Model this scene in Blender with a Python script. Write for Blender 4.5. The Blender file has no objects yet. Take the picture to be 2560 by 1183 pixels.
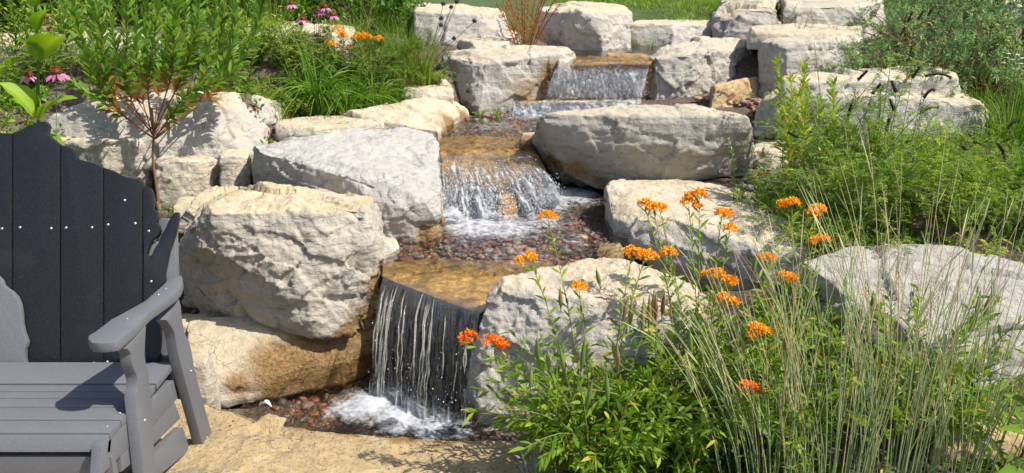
import bpy, bmesh, math, random
import numpy as np
from mathutils import Vector, Matrix

# ---------------------------------------------------------------- camera, sky, sun, exposure
SC = bpy.context.scene
COL = SC.collection
CAM_H = 1.55
PITCH = math.radians(18.7)
FPX = 2009.0                      # focal length in photograph pixels (2560 wide)
cam_data = bpy.data.cameras.new("camera")
cam = bpy.data.objects.new("camera", cam_data)
COL.objects.link(cam)
cam.location = (0, 0, CAM_H)
cam.rotation_euler = (math.pi / 2 - PITCH, 0, 0)
cam_data.sensor_width = 36.0
cam_data.lens = 36.0 * FPX / 2560.0
cam_data.clip_start = 0.05
cam_data.clip_end = 2000
cam_data.dof.use_dof = True
cam_data.dof.focus_distance = 3.1
cam_data.dof.aperture_fstop = 6.3
SC.camera = cam

SUN = Vector((0.56, -0.22, 0.80)).normalized()     # direction towards the sun
world = bpy.data.worlds.new("World")
SC.world = world
world.use_nodes = True
wn = world.node_tree
sky = wn.nodes.new("ShaderNodeTexSky")
sky.sky_type = 'NISHITA'
sky.sun_disc = False
sky.sun_elevation = math.asin(SUN.z)
sky.sun_rotation = math.atan2(SUN.x, SUN.y)
sky.air_density = 1.0
sky.dust_density = 1.5
bg = wn.nodes["Background"]
bg.inputs[1].default_value = 0.125
wn.links.new(sky.outputs[0], bg.inputs[0])
sun_data = bpy.data.lights.new("sun", 'SUN')
sun_data.energy = 4.8
sun_data.angle = math.radians(0.53)
sun_data.color = (1.0, 0.95, 0.87)
sun = bpy.data.objects.new("sun", sun_data)
COL.objects.link(sun)
sun.location = (4, -3, 8)
sun.rotation_euler = SUN.to_track_quat('Z', 'Y').to_euler()
SC.view_settings.view_transform = 'Standard'
SC.view_settings.look = 'None'
SC.view_settings.exposure = 0.38
SC.view_settings.gamma = 1.0
SC.cycles.max_bounces = 10
SC.cycles.transparent_max_bounces = 24
SC.cycles.diffuse_bounces = 4
SC.cycles.glossy_bounces = 4
SC.cycles.caustics_reflective = False
SC.cycles.caustics_refractive = False
SC.cycles.use_denoising = True
SC.cycles.sample_clamp_indirect = 6

# ---------------------------------------------------------------- measuring the photograph
_FW = np.array([0, math.cos(PITCH), -math.sin(PITCH)])
_UP = np.array([0, math.sin(PITCH), math.cos(PITCH)])
_RT = np.array([1.0, 0, 0])
_CP = np.array([0, 0, CAM_H])


def ray(px, py):
    return _FW + (px - 1280.0) / FPX * _RT - (py - 591.5) / FPX * _UP


def Z(px, py, z):
    """point of the photograph known to lie at height z"""
    d = ray(px, py)
    return _CP + d * ((z - CAM_H) / d[2])


def Y(px, py, y):
    """point of the photograph known to lie at distance y"""
    d = ray(px, py)
    return _CP + d * (y / d[1])


def X(px, py, x):
    d = ray(px, py)
    return _CP + d * (x / d[0])


def onplane(px, py, p0, n):
    d = ray(px, py)
    return _CP + d * (np.dot(np.asarray(p0) - _CP, n) / np.dot(d, n))


# ---------------------------------------------------------------- noise
def _hash(i, j, k, seed):
    with np.errstate(over='ignore'):
        h = (i.astype(np.int64) * 374761393 + j.astype(np.int64) * 668265263 + k.astype(np.int64) * 2147483647 + seed * 974634777) & 0xFFFFFFFF
        h = ((h ^ (h >> 13)) * 1274126177) & 0xFFFFFFFF
        h = ((h ^ (h >> 16)) * 2246822519) & 0xFFFFFFFF
        h = h ^ (h >> 15)
    return (h & 0xFFFFFF) / float(0xFFFFFF)


def vnoise(p, seed=0):
    f = np.floor(p)
    t = p - f
    t = t * t * t * (t * (t * 6 - 15) + 10)
    i, j, k = f[:, 0], f[:, 1], f[:, 2]
    r = 0
    for a in (0, 1):
        wa = t[:, 0] if a else 1 - t[:, 0]
        for b in (0, 1):
            wb = t[:, 1] if b else 1 - t[:, 1]
            for c in (0, 1):
                wc = t[:, 2] if c else 1 - t[:, 2]
                r = r + wa * wb * wc * _hash(i + a, j + b, k + c, seed)
    return r * 2 - 1


def fbm(p, seed=0, octv=4, gain=0.5):
    r, a = 0, 1.0
    for o in range(octv):
        r = r + a * vnoise(p * (2.03 ** o) + 17.3 * o, seed + o * 13)
        a *= gain
    return r


def facet(p, seed=0):
    """chipped-stone facets: each cell is a tilted plane"""
    f = np.floor(p)
    best = np.full(len(p), 1e9)
    val = np.zeros(len(p))
    for a in (-1, 0, 1):
        for b in (-1, 0, 1):
            for c in (-1, 0, 1):
                i, j, k = f[:, 0] + a, f[:, 1] + b, f[:, 2] + c
                cx = i + _hash(i, j, k, seed)
                cy = j + _hash(i, j, k, seed + 1)
                cz = k + _hash(i, j, k, seed + 2)
                dx, dy, dz = p[:, 0] - cx, p[:, 1] - cy, p[:, 2] - cz
                d = dx * dx + dy * dy + dz * dz
                nx = _hash(i, j, k, seed + 3) * 2 - 1
                ny = _hash(i, j, k, seed + 4) * 2 - 1
                nz = _hash(i, j, k, seed + 5) * 2 - 1
                v = dx * nx + dy * ny + dz * nz + 0.5 * (_hash(i, j, k, seed + 6) - 0.5)
                m = d < best
                best = np.where(m, d, best)
                val = np.where(m, v, val)
    return val


# ---------------------------------------------------------------- node helpers
def mat(name):
    m = bpy.data.materials.new(name)
    m.use_nodes = True
    return m, m.node_tree.nodes, m.node_tree.links, m.node_tree.nodes["Principled BSDF"]


def node(nt, typ, **kw):
    n = nt.nodes.new(typ)
    for k, v in kw.items():
        if k.startswith('i_'):
            key = k[2:]
            n.inputs[int(key) if key.isdigit() else key].default_value = v
        else:
            setattr(n, k, v)
    return n


def noise_tex(nt, vec, scale, detail=4, rough=0.55, dist=0.0):
    n = node(nt, "ShaderNodeTexNoise")
    n.inputs['Scale'].default_value = scale
    n.inputs['Detail'].default_value = detail
    n.inputs['Roughness'].default_value = rough
    n.inputs['Distortion'].default_value = dist
    if vec is not None:
        nt.links.new(vec, n.inputs['Vector'])
    return n.outputs['Fac']


def ramp(nt, fac, stops, interp='LINEAR'):
    r = node(nt, "ShaderNodeValToRGB")
    r.color_ramp.interpolation = interp
    while len(r.color_ramp.elements) < len(stops):
        r.color_ramp.elements.new(0.5)
    for e, (p, c) in zip(r.color_ramp.elements, stops):
        e.position = p
        e.color = (*c, 1) if len(c) == 3 else c
    if fac is not None:
        nt.links.new(fac, r.inputs[0])
    return r.outputs[0]


def mixc(nt, fac, a, b, mode='MIX'):
    m = node(nt, "ShaderNodeMix", data_type='RGBA', blend_type=mode)
    for s, v in ((m.inputs[0], fac), (m.inputs[6], a), (m.inputs[7], b)):
        if hasattr(v, 'links'):
            nt.links.new(v, s)
        elif isinstance(v, (int, float)):
            s.default_value = v
        else:
            s.default_value = (*v, 1)
    return m.outputs[2]


def mth(nt, op, a, b=None, clamp=False):
    m = node(nt, "ShaderNodeMath", operation=op, use_clamp=clamp)
    for s, v in ((m.inputs[0], a), (m.inputs[1], b)):
        if v is None:
            continue
        if hasattr(v, 'links'):
            nt.links.new(v, s)
        else:
            s.default_value = v
    return m.outputs[0]


def smooth(nt, v, lo, hi):
    m = node(nt, "ShaderNodeMapRange", interpolation_type='SMOOTHSTEP')
    nt.links.new(v, m.inputs[0])
    m.inputs[1].default_value = lo
    m.inputs[2].default_value = hi
    return m.outputs[0]


def attr(nt, name):
    return node(nt, "ShaderNodeAttribute", attribute_name=name).outputs['Fac']


def objco(nt):
    return node(nt, "ShaderNodeTexCoord").outputs['Object']


def bump(nt, h, strength, dist, prev=None):
    b = node(nt, "ShaderNodeBump")
    b.inputs['Strength'].default_value = strength
    b.inputs['Distance'].default_value = dist
    nt.links.new(h, b.inputs['Height'])
    if prev is not None:
        nt.links.new(prev, b.inputs['Normal'])
    return b.outputs[0]


# ---------------------------------------------------------------- object helpers
def tag(o, label=None, cat=None, group=None, kind=None):
    if label:
        o['label'] = label
    if cat:
        o['category'] = cat
    if group:
        o['group'] = group
    if kind:
        o['kind'] = kind
    return o


def empty(name, loc=(0, 0, 0)):
    o = bpy.data.objects.new(name, None)
    o.empty_display_size = 0.05
    o.location = [float(v) for v in loc]
    COL.objects.link(o)
    return o


def link(name, me, m=None, parent=None, loc=None):
    o = bpy.data.objects.new(name, me)
    COL.objects.link(o)
    if m is not None:
        me.materials.append(m)
    if parent is not None:
        o.parent = parent
    if loc is not None:
        o.location = [float(v) for v in loc]
    return o


def copy_tree(o, parent=None):
    c = o.copy()
    COL.objects.link(c)
    c.parent = parent
    for ch in list(o.children):
        copy_tree(ch, c)
    return c


def mesh_np(name, V, F, attrs=None, smooth_sh=True):
    """F: list of int arrays (n,3) / (n,4)"""
    me = bpy.data.meshes.new(name)
    V = np.asarray(V, dtype=np.float32)
    me.vertices.add(len(V))
    me.vertices.foreach_set("co", V.ravel())
    loops, tot = [], []
    for f in F:
        f = np.asarray(f, dtype=np.int32)
        if len(f) == 0:
            continue
        loops.append(f.ravel())
        tot.append(np.full(len(f), f.shape[1], np.int32))
    loops = np.concatenate(loops)
    tot = np.concatenate(tot)
    me.loops.add(len(loops))
    me.loops.foreach_set("vertex_index", loops)
    me.polygons.add(len(tot))
    st = np.concatenate([[0], np.cumsum(tot)[:-1]]).astype(np.int32)
    me.polygons.foreach_set("loop_start", st)
    me.polygons.foreach_set("loop_total", tot)
    me.polygons.foreach_set("use_smooth", np.full(len(tot), smooth_sh))
    if attrs:
        for k, v in attrs.items():
            a = me.attributes.new(k, 'FLOAT', 'POINT')
            a.data.foreach_set("value", np.asarray(v, np.float32))
    me.update()
    me.validate()
    return me


def me_co(me):
    V = np.empty(len(me.vertices) * 3, np.float32)
    me.vertices.foreach_get("co", V)
    return V.reshape(-1, 3).astype(float)


def me_no(me):
    V = np.empty(len(me.vertices) * 3, np.float32)
    me.vertices.foreach_get("normal", V)
    return V.reshape(-1, 3).astype(float)
# ---------------------------------------------------------------- ground
# heights measured along the slope: (px, py, z)
GCTRL = [
    (-700, 1150, -.03), (0, 1150, -.03), (500, 1150, -.05), (900, 1150, -.12), (1300, 1180, -.08), (1700, 1180, -.02), (2200, 1180, 0), (2900, 1180, .02), (1280, 1700, -.08), (300, 1700, -.06), (2300, 1700, -.02),
    (480, 930, -.09), (640, 960, -.2), (680, 1015, -.25), (740, 1035, -.25), (800, 990, -.26), (650, 1010, -.22), (860, 1040, -.27), (800, 1020, -.24), (1000, 1030, -.26), (1100, 1040, -.24), (900, 960, -.22), (700, 1000, -.18), (760, 1000, -.22),
    (500, 800, -.03), (700, 800, .02), (900, 790, .02), (1030, 800, .02), (0, 900, -.03), (-600, 900, 0), (300, 700, .12),
    (1000, 660, .255), (1100, 640, .265), (1250, 640, .265), (1350, 660, .27), (1050, 600, .27), (1200, 560, .27), (1350, 520, .27), (1450, 500, .29), (1480, 600, .28), (1180, 520, .27), (1000, 630, .30), (960, 600, .32),
    (1450, 700, .2), (1600, 800, .06), (1700, 640, .18), (1900, 700, .14), (2300, 800, .20), (2560, 850, .18), (2100, 620, .38), (2500, 620, .38), (3000, 700, .4),
    (1850, 440, .42), (1900, 460, .42), (1960, 520, .40), (2200, 480, .45), (2500, 450, .5), (3000, 450, .55), (1920, 340, .53), (1960, 290, .60),
    (600, 460, .37), (640, 470, .38), (450, 490, .32), (420, 520, .30), (520, 520, .31), (300, 600, .24), (0, 600, .28), (-600, 600, .3), (-600, 400, .5),
    (640, 370, .57), (700, 350, .59), (800, 340, .59), (900, 330, .56), (700, 295, .66), (800, 290, .66), (950, 275, .66), (600, 230, .86), (400, 215, .88), (200, 215, .88), (0, 250, .8), (-500, 250, .85),
    (900, 230, .74), (1000, 230, .69), (1060, 235, .68), (1090, 190, .78), (1050, 150, .92), (900, 150, .95), (700, 150, .96), (500, 150, .98), (200, 150, .98), (-300, 150, 1.0),
    (1090, 345, .50), (1200, 330, .52), (1300, 310, .54), (1200, 290, .54), (1280, 285, .54), (1400, 270, .56), (1500, 262, .58), (1620, 262, .62), (1760, 258, .66), (1880, 262, .66), (1950, 260, .66),
    (1450, 130, .85), (1550, 125, .85), (1640, 130, .86), (1500, 112, .87), (1430, 170, .6), (1600, 170, .6), (1500, 200, .58), (1320, 255, .54), (1700, 120, .9), (1880, 130, .9), (1800, 100, .97), (1900, 120, .93),
    (1200, 120, .93), (1100, 110, .95), (1300, 100, .97), (1000, 90, 1.0), (800, 60, 1.1), (400, 60, 1.1), (0, 60, 1.1), (1100, 10, 1.12),
    (2200, 220, .75), (2400, 240, .72), (2500, 350, .6), (2200, 120, .92), (2500, 120, .9), (2200, 50, 1.02), (2500, 40, 1.03), (3000, 150, .9),
    (1700, 50, 1.07), (1500, 20, 1.08), (1900, 30, 1.06),
]
_gp = np.array([Z(*c) for c in GCTRL])


def ground_z(x, y):
    x = np.atleast_1d(np.asarray(x, float))
    y = np.atleast_1d(np.asarray(y, float))
    d2 = (x[:, None] - _gp[None, :, 0]) ** 2 + (y[:, None] - _gp[None, :, 1]) ** 2
    w = 1.0 / (d2 + 0.004) ** 2.0
    z = (w * _gp[None, :, 2]).sum(1) / w.sum(1)
    far = np.clip((y - 7.6) / 2.5, 0, 1)
    far = far * far * (3 - 2 * far)
    z = z * (1 - far) + (1.07 + 0.004 * (y - 8)) * far
    near = np.clip((1.9 - y) / 1.0, 0, 1)
    z = z * (1 - near) + (-0.06) * near
    return z


def gz(x, y):
    return float(ground_z([x], [y])[0])


def gpt(x, y, dz=0.0):
    return np.array([x, y, gz(x, y) + dz])


def make_ground():
    # fine grid near, coarse ring far
    xs = np.concatenate([np.linspace(-200, -9, 16)[:-1], np.linspace(-9, 9, 261), np.linspace(9, 200, 16)[1:]])
    ys = np.concatenate([np.linspace(-40, 0.3, 10)[:-1], np.linspace(.3, 11, 190), np.linspace(11, 400, 20)[1:]])
    gx, gy = np.meshgrid(xs, ys)
    P = np.stack([gx.ravel(), gy.ravel()], 1)
    z = np.concatenate([ground_z(c[:, 0], c[:, 1]) for c in np.array_split(P, 40)])
    q = np.column_stack([P, np.zeros(len(P))])
    z = z + 0.012 * fbm(q * 3.5, 5, 4) * (P[:, 1] < 12)
    nx, ny = len(xs), len(ys)
    idx = np.arange(nx * ny).reshape(ny, nx)
    F = np.stack([idx[:-1, :-1].ravel(), idx[:-1, 1:].ravel(), idx[1:, 1:].ravel(), idx[1:, :-1].ravel()], 1)
    m, n, l, p = mat("soil")
    nt = m.node_tree
    co = objco(nt)
    f1 = noise_tex(nt, co, 9, 6)
    f2 = noise_tex(nt, co, 90, 5, .7)
    base = ramp(nt, f1, [(.3, (.07, .045, .028)), (.55, (.13, .09, .06)), (.75, (.2, .15, .11))])
    vor = node(nt, "ShaderNodeTexVoronoi", i_Scale=55.0)
    l.new(co, vor.inputs['Vector'])
    peb = ramp(nt, vor.outputs['Color'], [(.2, (.16, .09, .07)), (.5, (.27, .2, .16)), (.8, (.12, .085, .08))])
    col = mixc(nt, smooth(nt, f2, .45, .6), base, peb)
    # lawn beyond the top wall
    geo = node(nt, "ShaderNodeNewGeometry")
    sep = node(nt, "ShaderNodeSeparateXYZ")
    l.new(geo.outputs['Position'], sep.inputs[0])
    far = smooth(nt, sep.outputs[1], 7.6, 8.2)
    lawn = ramp(nt, noise_tex(nt, co, 3, 6, .7), [(.3, (.05, .09, .015)), (.6, (.09, .13, .03)), (.8, (.16, .15, .06))])
    col = mixc(nt, far, col, lawn)
    l.new(col, p.inputs['Base Color'])
    p.inputs['Roughness'].default_value = .95
    hgt = mth(nt, 'ADD', f2, mth(nt, 'MULTIPLY', vor.outputs['Distance'], -.8))
    l.new(bump(nt, hgt, .8, .02), p.inputs['Normal'])
    o = link("ground", mesh_np("ground", np.column_stack([P, z]), [F]), m)
    tag(o, kind='structure', label='brown stony garden soil sloping up under rocks and plants to the lawn')
    return o


# ---------------------------------------------------------------- stone
def stone_material(name, buff=.5, grey=(.50, .46, .40), buffc=(.60, .50, .34), stain=.5, topbuff=.9, seed=0.0, wetc=(.27, .15, .045), rust=.45, spk=(.62, .72, .5)):
    m, n, l, p = mat(name)
    nt = m.node_tree
    co0 = objco(nt)
    mp = node(nt, "ShaderNodeMapping")
    l.new(co0, mp.inputs[0])
    mp.inputs['Location'].default_value = (seed * 3.1, seed * 1.7, seed * 2.3)
    co = mp.outputs[0]
    big = noise_tex(nt, co, 3.2, 5, .6, .3)
    midn = noise_tex(nt, co, 14, 6, .62)
    fine = noise_tex(nt, co, 75, 5, .7)
    vfine = noise_tex(nt, co, 260, 3, .7)
    g = ramp(nt, midn, [(.25, tuple(.80 * v for v in grey)), (.5, grey), (.75, tuple(min(1, 1.10 * v) for v in grey))])
    b = ramp(nt, midn, [(.25, tuple(.72 * v for v in buffc)), (.5, buffc), (.75, (buffc[0] * 1.2, buffc[1] * 1.28, buffc[2] * 1.5))])
    topf = attr(nt, "top")
    bf = mth(nt, 'ADD', mth(nt, 'MULTIPLY', topf, topbuff * .75), mth(nt, 'SUBTRACT', mth(nt, 'MULTIPLY', big, 1.1), .95 - buff), True)
    bf = smooth(nt, bf, .15, .85)
    col = mixc(nt, bf, g, b)
    # bedding: fine level streaks through the stone
    mb = node(nt, "ShaderNodeMapping")
    l.new(co0, mb.inputs[0])
    mb.inputs['Scale'].default_value = (2.2, 2.2, 26)
    mb.inputs['Rotation'].default_value = (.05, .04, 0)
    bedn = noise_tex(nt, mb.outputs[0], 1.6, 6, .68, .5)
    col = mixc(nt, mth(nt, 'MULTIPLY', mth(nt, 'MULTIPLY', smooth(nt, bedn, .56, .72), .18), mth(nt, 'SUBTRACT', 1.0, topf)), col, (.27, .225, .17))
    # faint veils of grey and of rust with a shape of their own
    st = noise_tex(nt, co, 5.5, 8, .72, .8)
    stm = mth(nt, 'MULTIPLY', smooth(nt, st, .56, .68), stain)
    col = mixc(nt, stm, col, (.19, .18, .165))
    ru = noise_tex(nt, co, 8.5, 6, .65, .5)
    col = mixc(nt, mth(nt, 'MULTIPLY', smooth(nt, ru, .6, .75), rust), col, (.42, .27, .12))
    # specks and pits
    col = mixc(nt, mth(nt, 'MULTIPLY', smooth(nt, fine, spk[0], spk[1]), spk[2]), col, (.17, .155, .135))
    col = mixc(nt, mth(nt, 'MULTIPLY', smooth(nt, vfine, .55, .75), .25), col, (.8, .76, .68))
    # hairline cracks
    wv = node(nt, "ShaderNodeTexVoronoi", feature='DISTANCE_TO_EDGE', i_Scale=4.2)
    dv = node(nt, "ShaderNodeVectorMath", operation='ADD')
    nz = node(nt, "ShaderNodeTexNoise", i_Scale=5.0, i_Detail=6.0)
    l.new(co, nz.inputs['Vector'])
    sc = node(nt, "ShaderNodeVectorMath", operation='SCALE')
    sc.inputs['Scale'].default_value = .55
    l.new(nz.outputs['Color'], sc.inputs[0])
    l.new(co, dv.inputs[0])
    l.new(sc.outputs[0], dv.inputs[1])
    l.new(dv.outputs[0], wv.inputs['Vector'])
    crk = mth(nt, 'MULTIPLY', mth(nt, 'SUBTRACT', 1.0, smooth(nt, wv.outputs['Distance'], .0, .012)), smooth(nt, big, .48, .6))
    # wet, algae-stained stone beside the water
    wet = attr(nt, "wet")
    wetn = smooth(nt, mth(nt, 'ADD', wet, mth(nt, 'MULTIPLY', mth(nt, 'SUBTRACT', midn, .5), 1.1)), .2, .95)
    wcol = ramp(nt, fine, [(.3, tuple(.45 * v for v in wetc)), (.5, wetc), (.7, tuple(1.9 * v for v in wetc))])
    col = mixc(nt, mth(nt, 'MULTIPLY', wetn, .9), col, wcol)
    l.new(col, p.inputs['Base Color'])
    rg = node(nt, "ShaderNodeMapRange")
    l.new(wetn, rg.inputs[0])
    rg.inputs[3].default_value = .9
    rg.inputs[4].default_value = .22
    l.new(rg.outputs[0], p.inputs['Roughness'])
    p.inputs['Specular IOR Level'].default_value = .35
    h = mth(nt, 'ADD', mth(nt, 'MULTIPLY', fine, .5), mth(nt, 'MULTIPLY', vfine, .18))
    h = mth(nt, 'ADD', h, mth(nt, 'MULTIPLY', midn, .9))
    h = mth(nt, 'SUBTRACT', h, mth(nt, 'MULTIPLY', crk, .5))
    h = mth(nt, 'ADD', h, mth(nt, 'MULTIPLY', mth(nt, 'MULTIPLY', bedn, mth(nt, 'SUBTRACT', 1.0, topf)), .5))
    l.new(bump(nt, h, .9, .022), p.inputs['Normal'])
    return m


STONES = [stone_material("limestone_grey", .30, seed=1, stain=.5),
          stone_material("limestone_pale", .45, seed=2, stain=.35, grey=(.55, .505, .445)),
          stone_material("limestone_buff", .75, seed=3, stain=.3, grey=(.52, .47, .40)),
          stone_material("limestone_tan", 1.05, seed=4, stain=.3, grey=(.5, .42, .3), buffc=(.52, .37, .19)),
          stone_material("limestone_dull", .15, seed=5, stain=.75, grey=(.42, .385, .335), topbuff=1.2),
          stone_material("limestone_white", .12, seed=6, stain=.3, grey=(.51, .475, .43), topbuff=.25),
          stone_material("limestone_gold_top", .42, seed=7, stain=.4, grey=(.52, .47, .395), buffc=(.61, .485, .29), topbuff=.85),
          stone_material("limestone_slab", 1.0, seed=8, stain=.8, grey=(.42, .33, .2), buffc=(.52, .375, .19), rust=.8, spk=(.5, .66, .75)),
          stone_material("limestone_mottled", .25, seed=9, stain=1.0, grey=(.47, .43, .38), topbuff=.45, spk=(.55, .68, .6))]


def remesh(pts_list, vox):
    bm = bmesh.new()
    for pts in pts_list:
        vs = [bm.verts.new([float(c) for c in p]) for p in pts]
        r = bmesh.ops.convex_hull(bm, input=vs, use_existing_faces=False)
        bad = list({e for e in list(r['geom_interior']) + list(r['geom_unused']) if isinstance(e, bmesh.types.BMVert) and e.is_valid})
        bmesh.ops.delete(bm, geom=bad, context='VERTS')
    bmesh.ops.recalc_face_normals(bm, faces=bm.faces)
    me = bpy.data.meshes.new("tmp")
    bm.to_mesh(me)
    bm.free()
    o = bpy.data.objects.new("tmp", me)
    COL.objects.link(o)
    md = o.modifiers.new("r", 'REMESH')
    md.mode = 'VOXEL'
    md.voxel_size = vox
    dg = bpy.context.evaluated_depsgraph_get()
    dg.update()
    out = bpy.data.meshes.new_from_object(o.evaluated_get(dg))
    bpy.data.objects.remove(o)
    bpy.data.meshes.remove(me)
    return out


def mesh_smooth(me, V, it):
    ed = np.empty(len(me.edges) * 2, np.int32)
    me.edges.foreach_get("vertices", ed)
    ed = ed.reshape(-1, 2)
    n = len(V)
    cnt = np.bincount(ed.ravel(), minlength=n).astype(float)
    cnt[cnt == 0] = 1
    for _ in range(it):
        S = np.zeros_like(V)
        for c in range(3):
            S[:, c] = np.bincount(ed[:, 0], V[ed[:, 1], c], n) + np.bincount(ed[:, 1], V[ed[:, 0], c], n)
        V = .45 * V + .55 * S / cnt[:, None]
    return V


ROCKS = {}


def build_rock(name, label, hulls, m=0, vox=.012, amp=1.0, seed=1, wet=(), cat='boulder', group=None, smooth_it=3, bed=1.0, flat_top=.4):
    """one limestone boulder: rough hull(s) -> facets, beds and chips -> mesh; wet = (x, y, z, radius) spots"""
    allp = np.concatenate([np.asarray(h, float) for h in hulls])
    me = remesh(hulls, vox)
    V = me_co(me)
    V = mesh_smooth(me, V, max(1, smooth_it - 1))
    me.vertices.foreach_set("co", V.astype(np.float32).ravel())
    me.update()
    N = me_no(me)
    size = float(np.mean(allp.max(0) - allp.min(0)))
    s = max(size, .2)
    q = V + .06 * s * np.column_stack([vnoise(V * 4 / s, seed + 50), vnoise(V * 4 / s, seed + 51), vnoise(V * 4 / s, seed + 52)])
    up = np.clip(N[:, 2], 0, 1)
    side = 1 - flat_top * up - 0
    # split-off chips: flat cuts across corners and edges
    rs = np.random.RandomState(seed)
    for k in range(16):
        n = rs.normal(size=3)
        n[2] = abs(n[2]) * .5 - .1
        n /= np.linalg.norm(n)
        pr = V @ n
        h = pr.max() - rs.uniform(.015, .055) * s * amp
        over = np.clip(pr - h, 0, None)
        V = V - np.outer(over, n)
    d = .012 * s * fbm(V * 2.2 / s, seed, 3)
    d += side * .050 * s * facet(q * np.array([1, 1, 1.2]) * 2.1 / s, seed + 7)
    d += side * .026 * s * facet(q * np.array([1, 1, 1.5]) * 4.6 / s, seed + 9)
    msk = np.clip(vnoise(V * 4, seed + 3) * 2 + .5, 0, 1)
    d += (.3 + .7 * side) * .0095 * facet(q * 17 + 3, seed + 11) * msk
    zl = (V[:, 2] + .02 * vnoise(V * 5, seed + 21) + .03 * vnoise(V * 2, seed + 23)) * 17
    lay = _hash(np.floor(zl), zl * 0, zl * 0, seed + 31)
    fr = zl - np.floor(zl)
    d += bed * .011 * (lay - .5) * np.clip(1 - 1.8 * up, 0, 1) * np.clip(np.minimum(fr, 1 - fr) * 9, 0, 1)
    d += .0058 * fbm(V * 24, seed + 41, 4, .68)
    d -= d.mean()
    V2 = V + N * (d * amp)[:, None]
    me.vertices.foreach_set("co", V2.astype(np.float32).ravel())
    me.update()
    N2 = me_no(me)
    top = np.clip((N[:, 2] - .35) / .45, 0, 1) * .8 + .2 * np.clip((N2[:, 2] - .3) / .5, 0, 1)
    w = np.zeros(len(V2))
    for (wx, wy, wz, wr) in wet:
        dd = np.sqrt((V2[:, 0] - wx) ** 2 + (V2[:, 1] - wy) ** 2 + (V2[:, 2] - wz) ** 2)
        w = np.maximum(w, np.clip(1.5 - dd / wr, 0, 1))
    org = np.array([V2[:, 0].mean(), V2[:, 1].mean(), V2[:, 2].min()])
    me.vertices.foreach_set("co", (V2 - org).astype(np.float32).ravel())
    for k, v in (("top", top), ("wet", w)):
        a = me.attributes.new(k, 'FLOAT', 'POINT')
        a.data.foreach_set("value", v.astype(np.float32))
    me.polygons.foreach_set("use_smooth", np.ones(len(me.polygons), bool))
    me.update()
    me.name = name
    o = link(name, me, STONES[m] if isinstance(m, int) else m, loc=org)
    tag(o, label, cat, group)
    return o


def block(cols, zb, back, lean=.05, zback=None, deep=.08, ztop=None, under=0.0):
    """hull points of a block. cols: (px, y of top front edge, y of foot); foot stands on zb.
    back: (px, py) of the far top edge, at the height of the top (or zback)."""
    pts, zt = [], []
    for (px, pt, pb) in cols:
        B = Z(px, pb, zb)
        T = Y(px, pt, B[1] + lean)
        zt.append(T[2])
        pts += [T, B, B - np.array([0, 0, deep])]
        if under:
            B2 = B + np.array([0, under, 0])
            pts[-2] = B2
            pts[-1] = B2 - np.array([0, 0, deep])
            M = .5 * (T + B)
            pts.append(M + np.array([0, -.01, 0]))
    z0 = float(np.mean(zt)) if zback is None else zback
    for b in back:
        zz = b[2] if len(b) > 2 else z0
        T = Z(b[0], b[1], zz)
        pts += [T, np.array([T[0], T[1], zb - deep])]
    return pts


def W(px, py, z, r):
    p = Z(px, py, z)
    return (p[0], p[1], p[2], r)


def WY(px, py, y, r):
    p = Y(px, py, y)
    return (p[0], p[1], p[2], r)
make_ground()
GB = 'limestone boulders lining the stream'
GS = 'small limestone pieces between the boulders'

# paving slab at the foot of the pool
sl = []
for px, py in [(380, 985), (520, 1000), (640, 1030), (740, 1052), (850, 1066), (1000, 1075), (1160, 1082), (1290, 1085)]:
    sl.append(Z(px, py, 0.0))
slab_edge = np.array(sl)
slab_hulls = []
for a, b in zip(sl[:-1], sl[1:]):
    h = []
    for p in (a, b):
        for z in (0, -.13):
            h.append(np.array([p[0], p[1], z]))
            h.append(np.array([p[0] * .9, 1.15, z]))
    slab_hulls.append(h)
lft = sl[0]
slab_hulls.append([np.array([x, y, z]) for x in (-3.2, lft[0] + .01) for y in (1.15, 2.75) for z in (0, -.13)])
rgt = sl[-1]
slab_hulls.append([np.array([x, y, z]) for (x, y) in ((rgt[0] - .01, 1.15), (rgt[0] - .01, rgt[1]), (.55, 1.15), (.5, 2.35)) for z in (0, -.13)])
build_rock('stone_slab', 'broad tan stone slab in front of the lower pool, carrying the chair', slab_hulls, m=7, vox=.012, amp=.5, seed=3, wet=[W(650, 1015, 0, .07), W(760, 1048, 0, .06), W(880, 1065, 0, .05), W(1010, 1078, 0, .06), W(1120, 1085, 0, .05)], cat='slab', bed=.5, flat_top=.2)

# --- left of the stream, from the pool upwards
build_rock('boulder', 'tan wet ledge rock under the biggest left boulder, stained gold beside the lower pool',
           [block([(470, 895, 975), (560, 905, 975), (700, 905, 948), (850, 880, 922), (935, 845, 885)], -.10,
                  [(470, 790), (600, 790), (800, 800), (960, 780)], lean=.06, zback=.10)], m=2, seed=12, vox=.008,
           wet=[WY(820, 890, 3.08, .24), WY(920, 865, 3.15, .3), WY(710, 925, 3.0, .16), WY(900, 825, 3.25, .2), WY(600, 965, 2.92, .07)], amp=.4, group=GB)
build_rock('flat_stone', 'flat cream stone flake on the ledge behind the chair leg', [block([(440, 805, 845), (490, 815, 842), (535, 800, 815)], .03, [(450, 785), (535, 783)], lean=.02)], m=2, seed=15, vox=.006, amp=.4, cat='stone', group=GS)
build_rock('flat_stone', 'thin cream flake lowest beside the chair rear leg at the pool corner', [block([(470, 915, 1000), (515, 905, 1000), (545, 950, 985)], -.03, [(460, 860), (520, 870)], lean=.03)], m=2, seed=16, vox=.006, amp=.4, cat='stone', group=GS)

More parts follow.
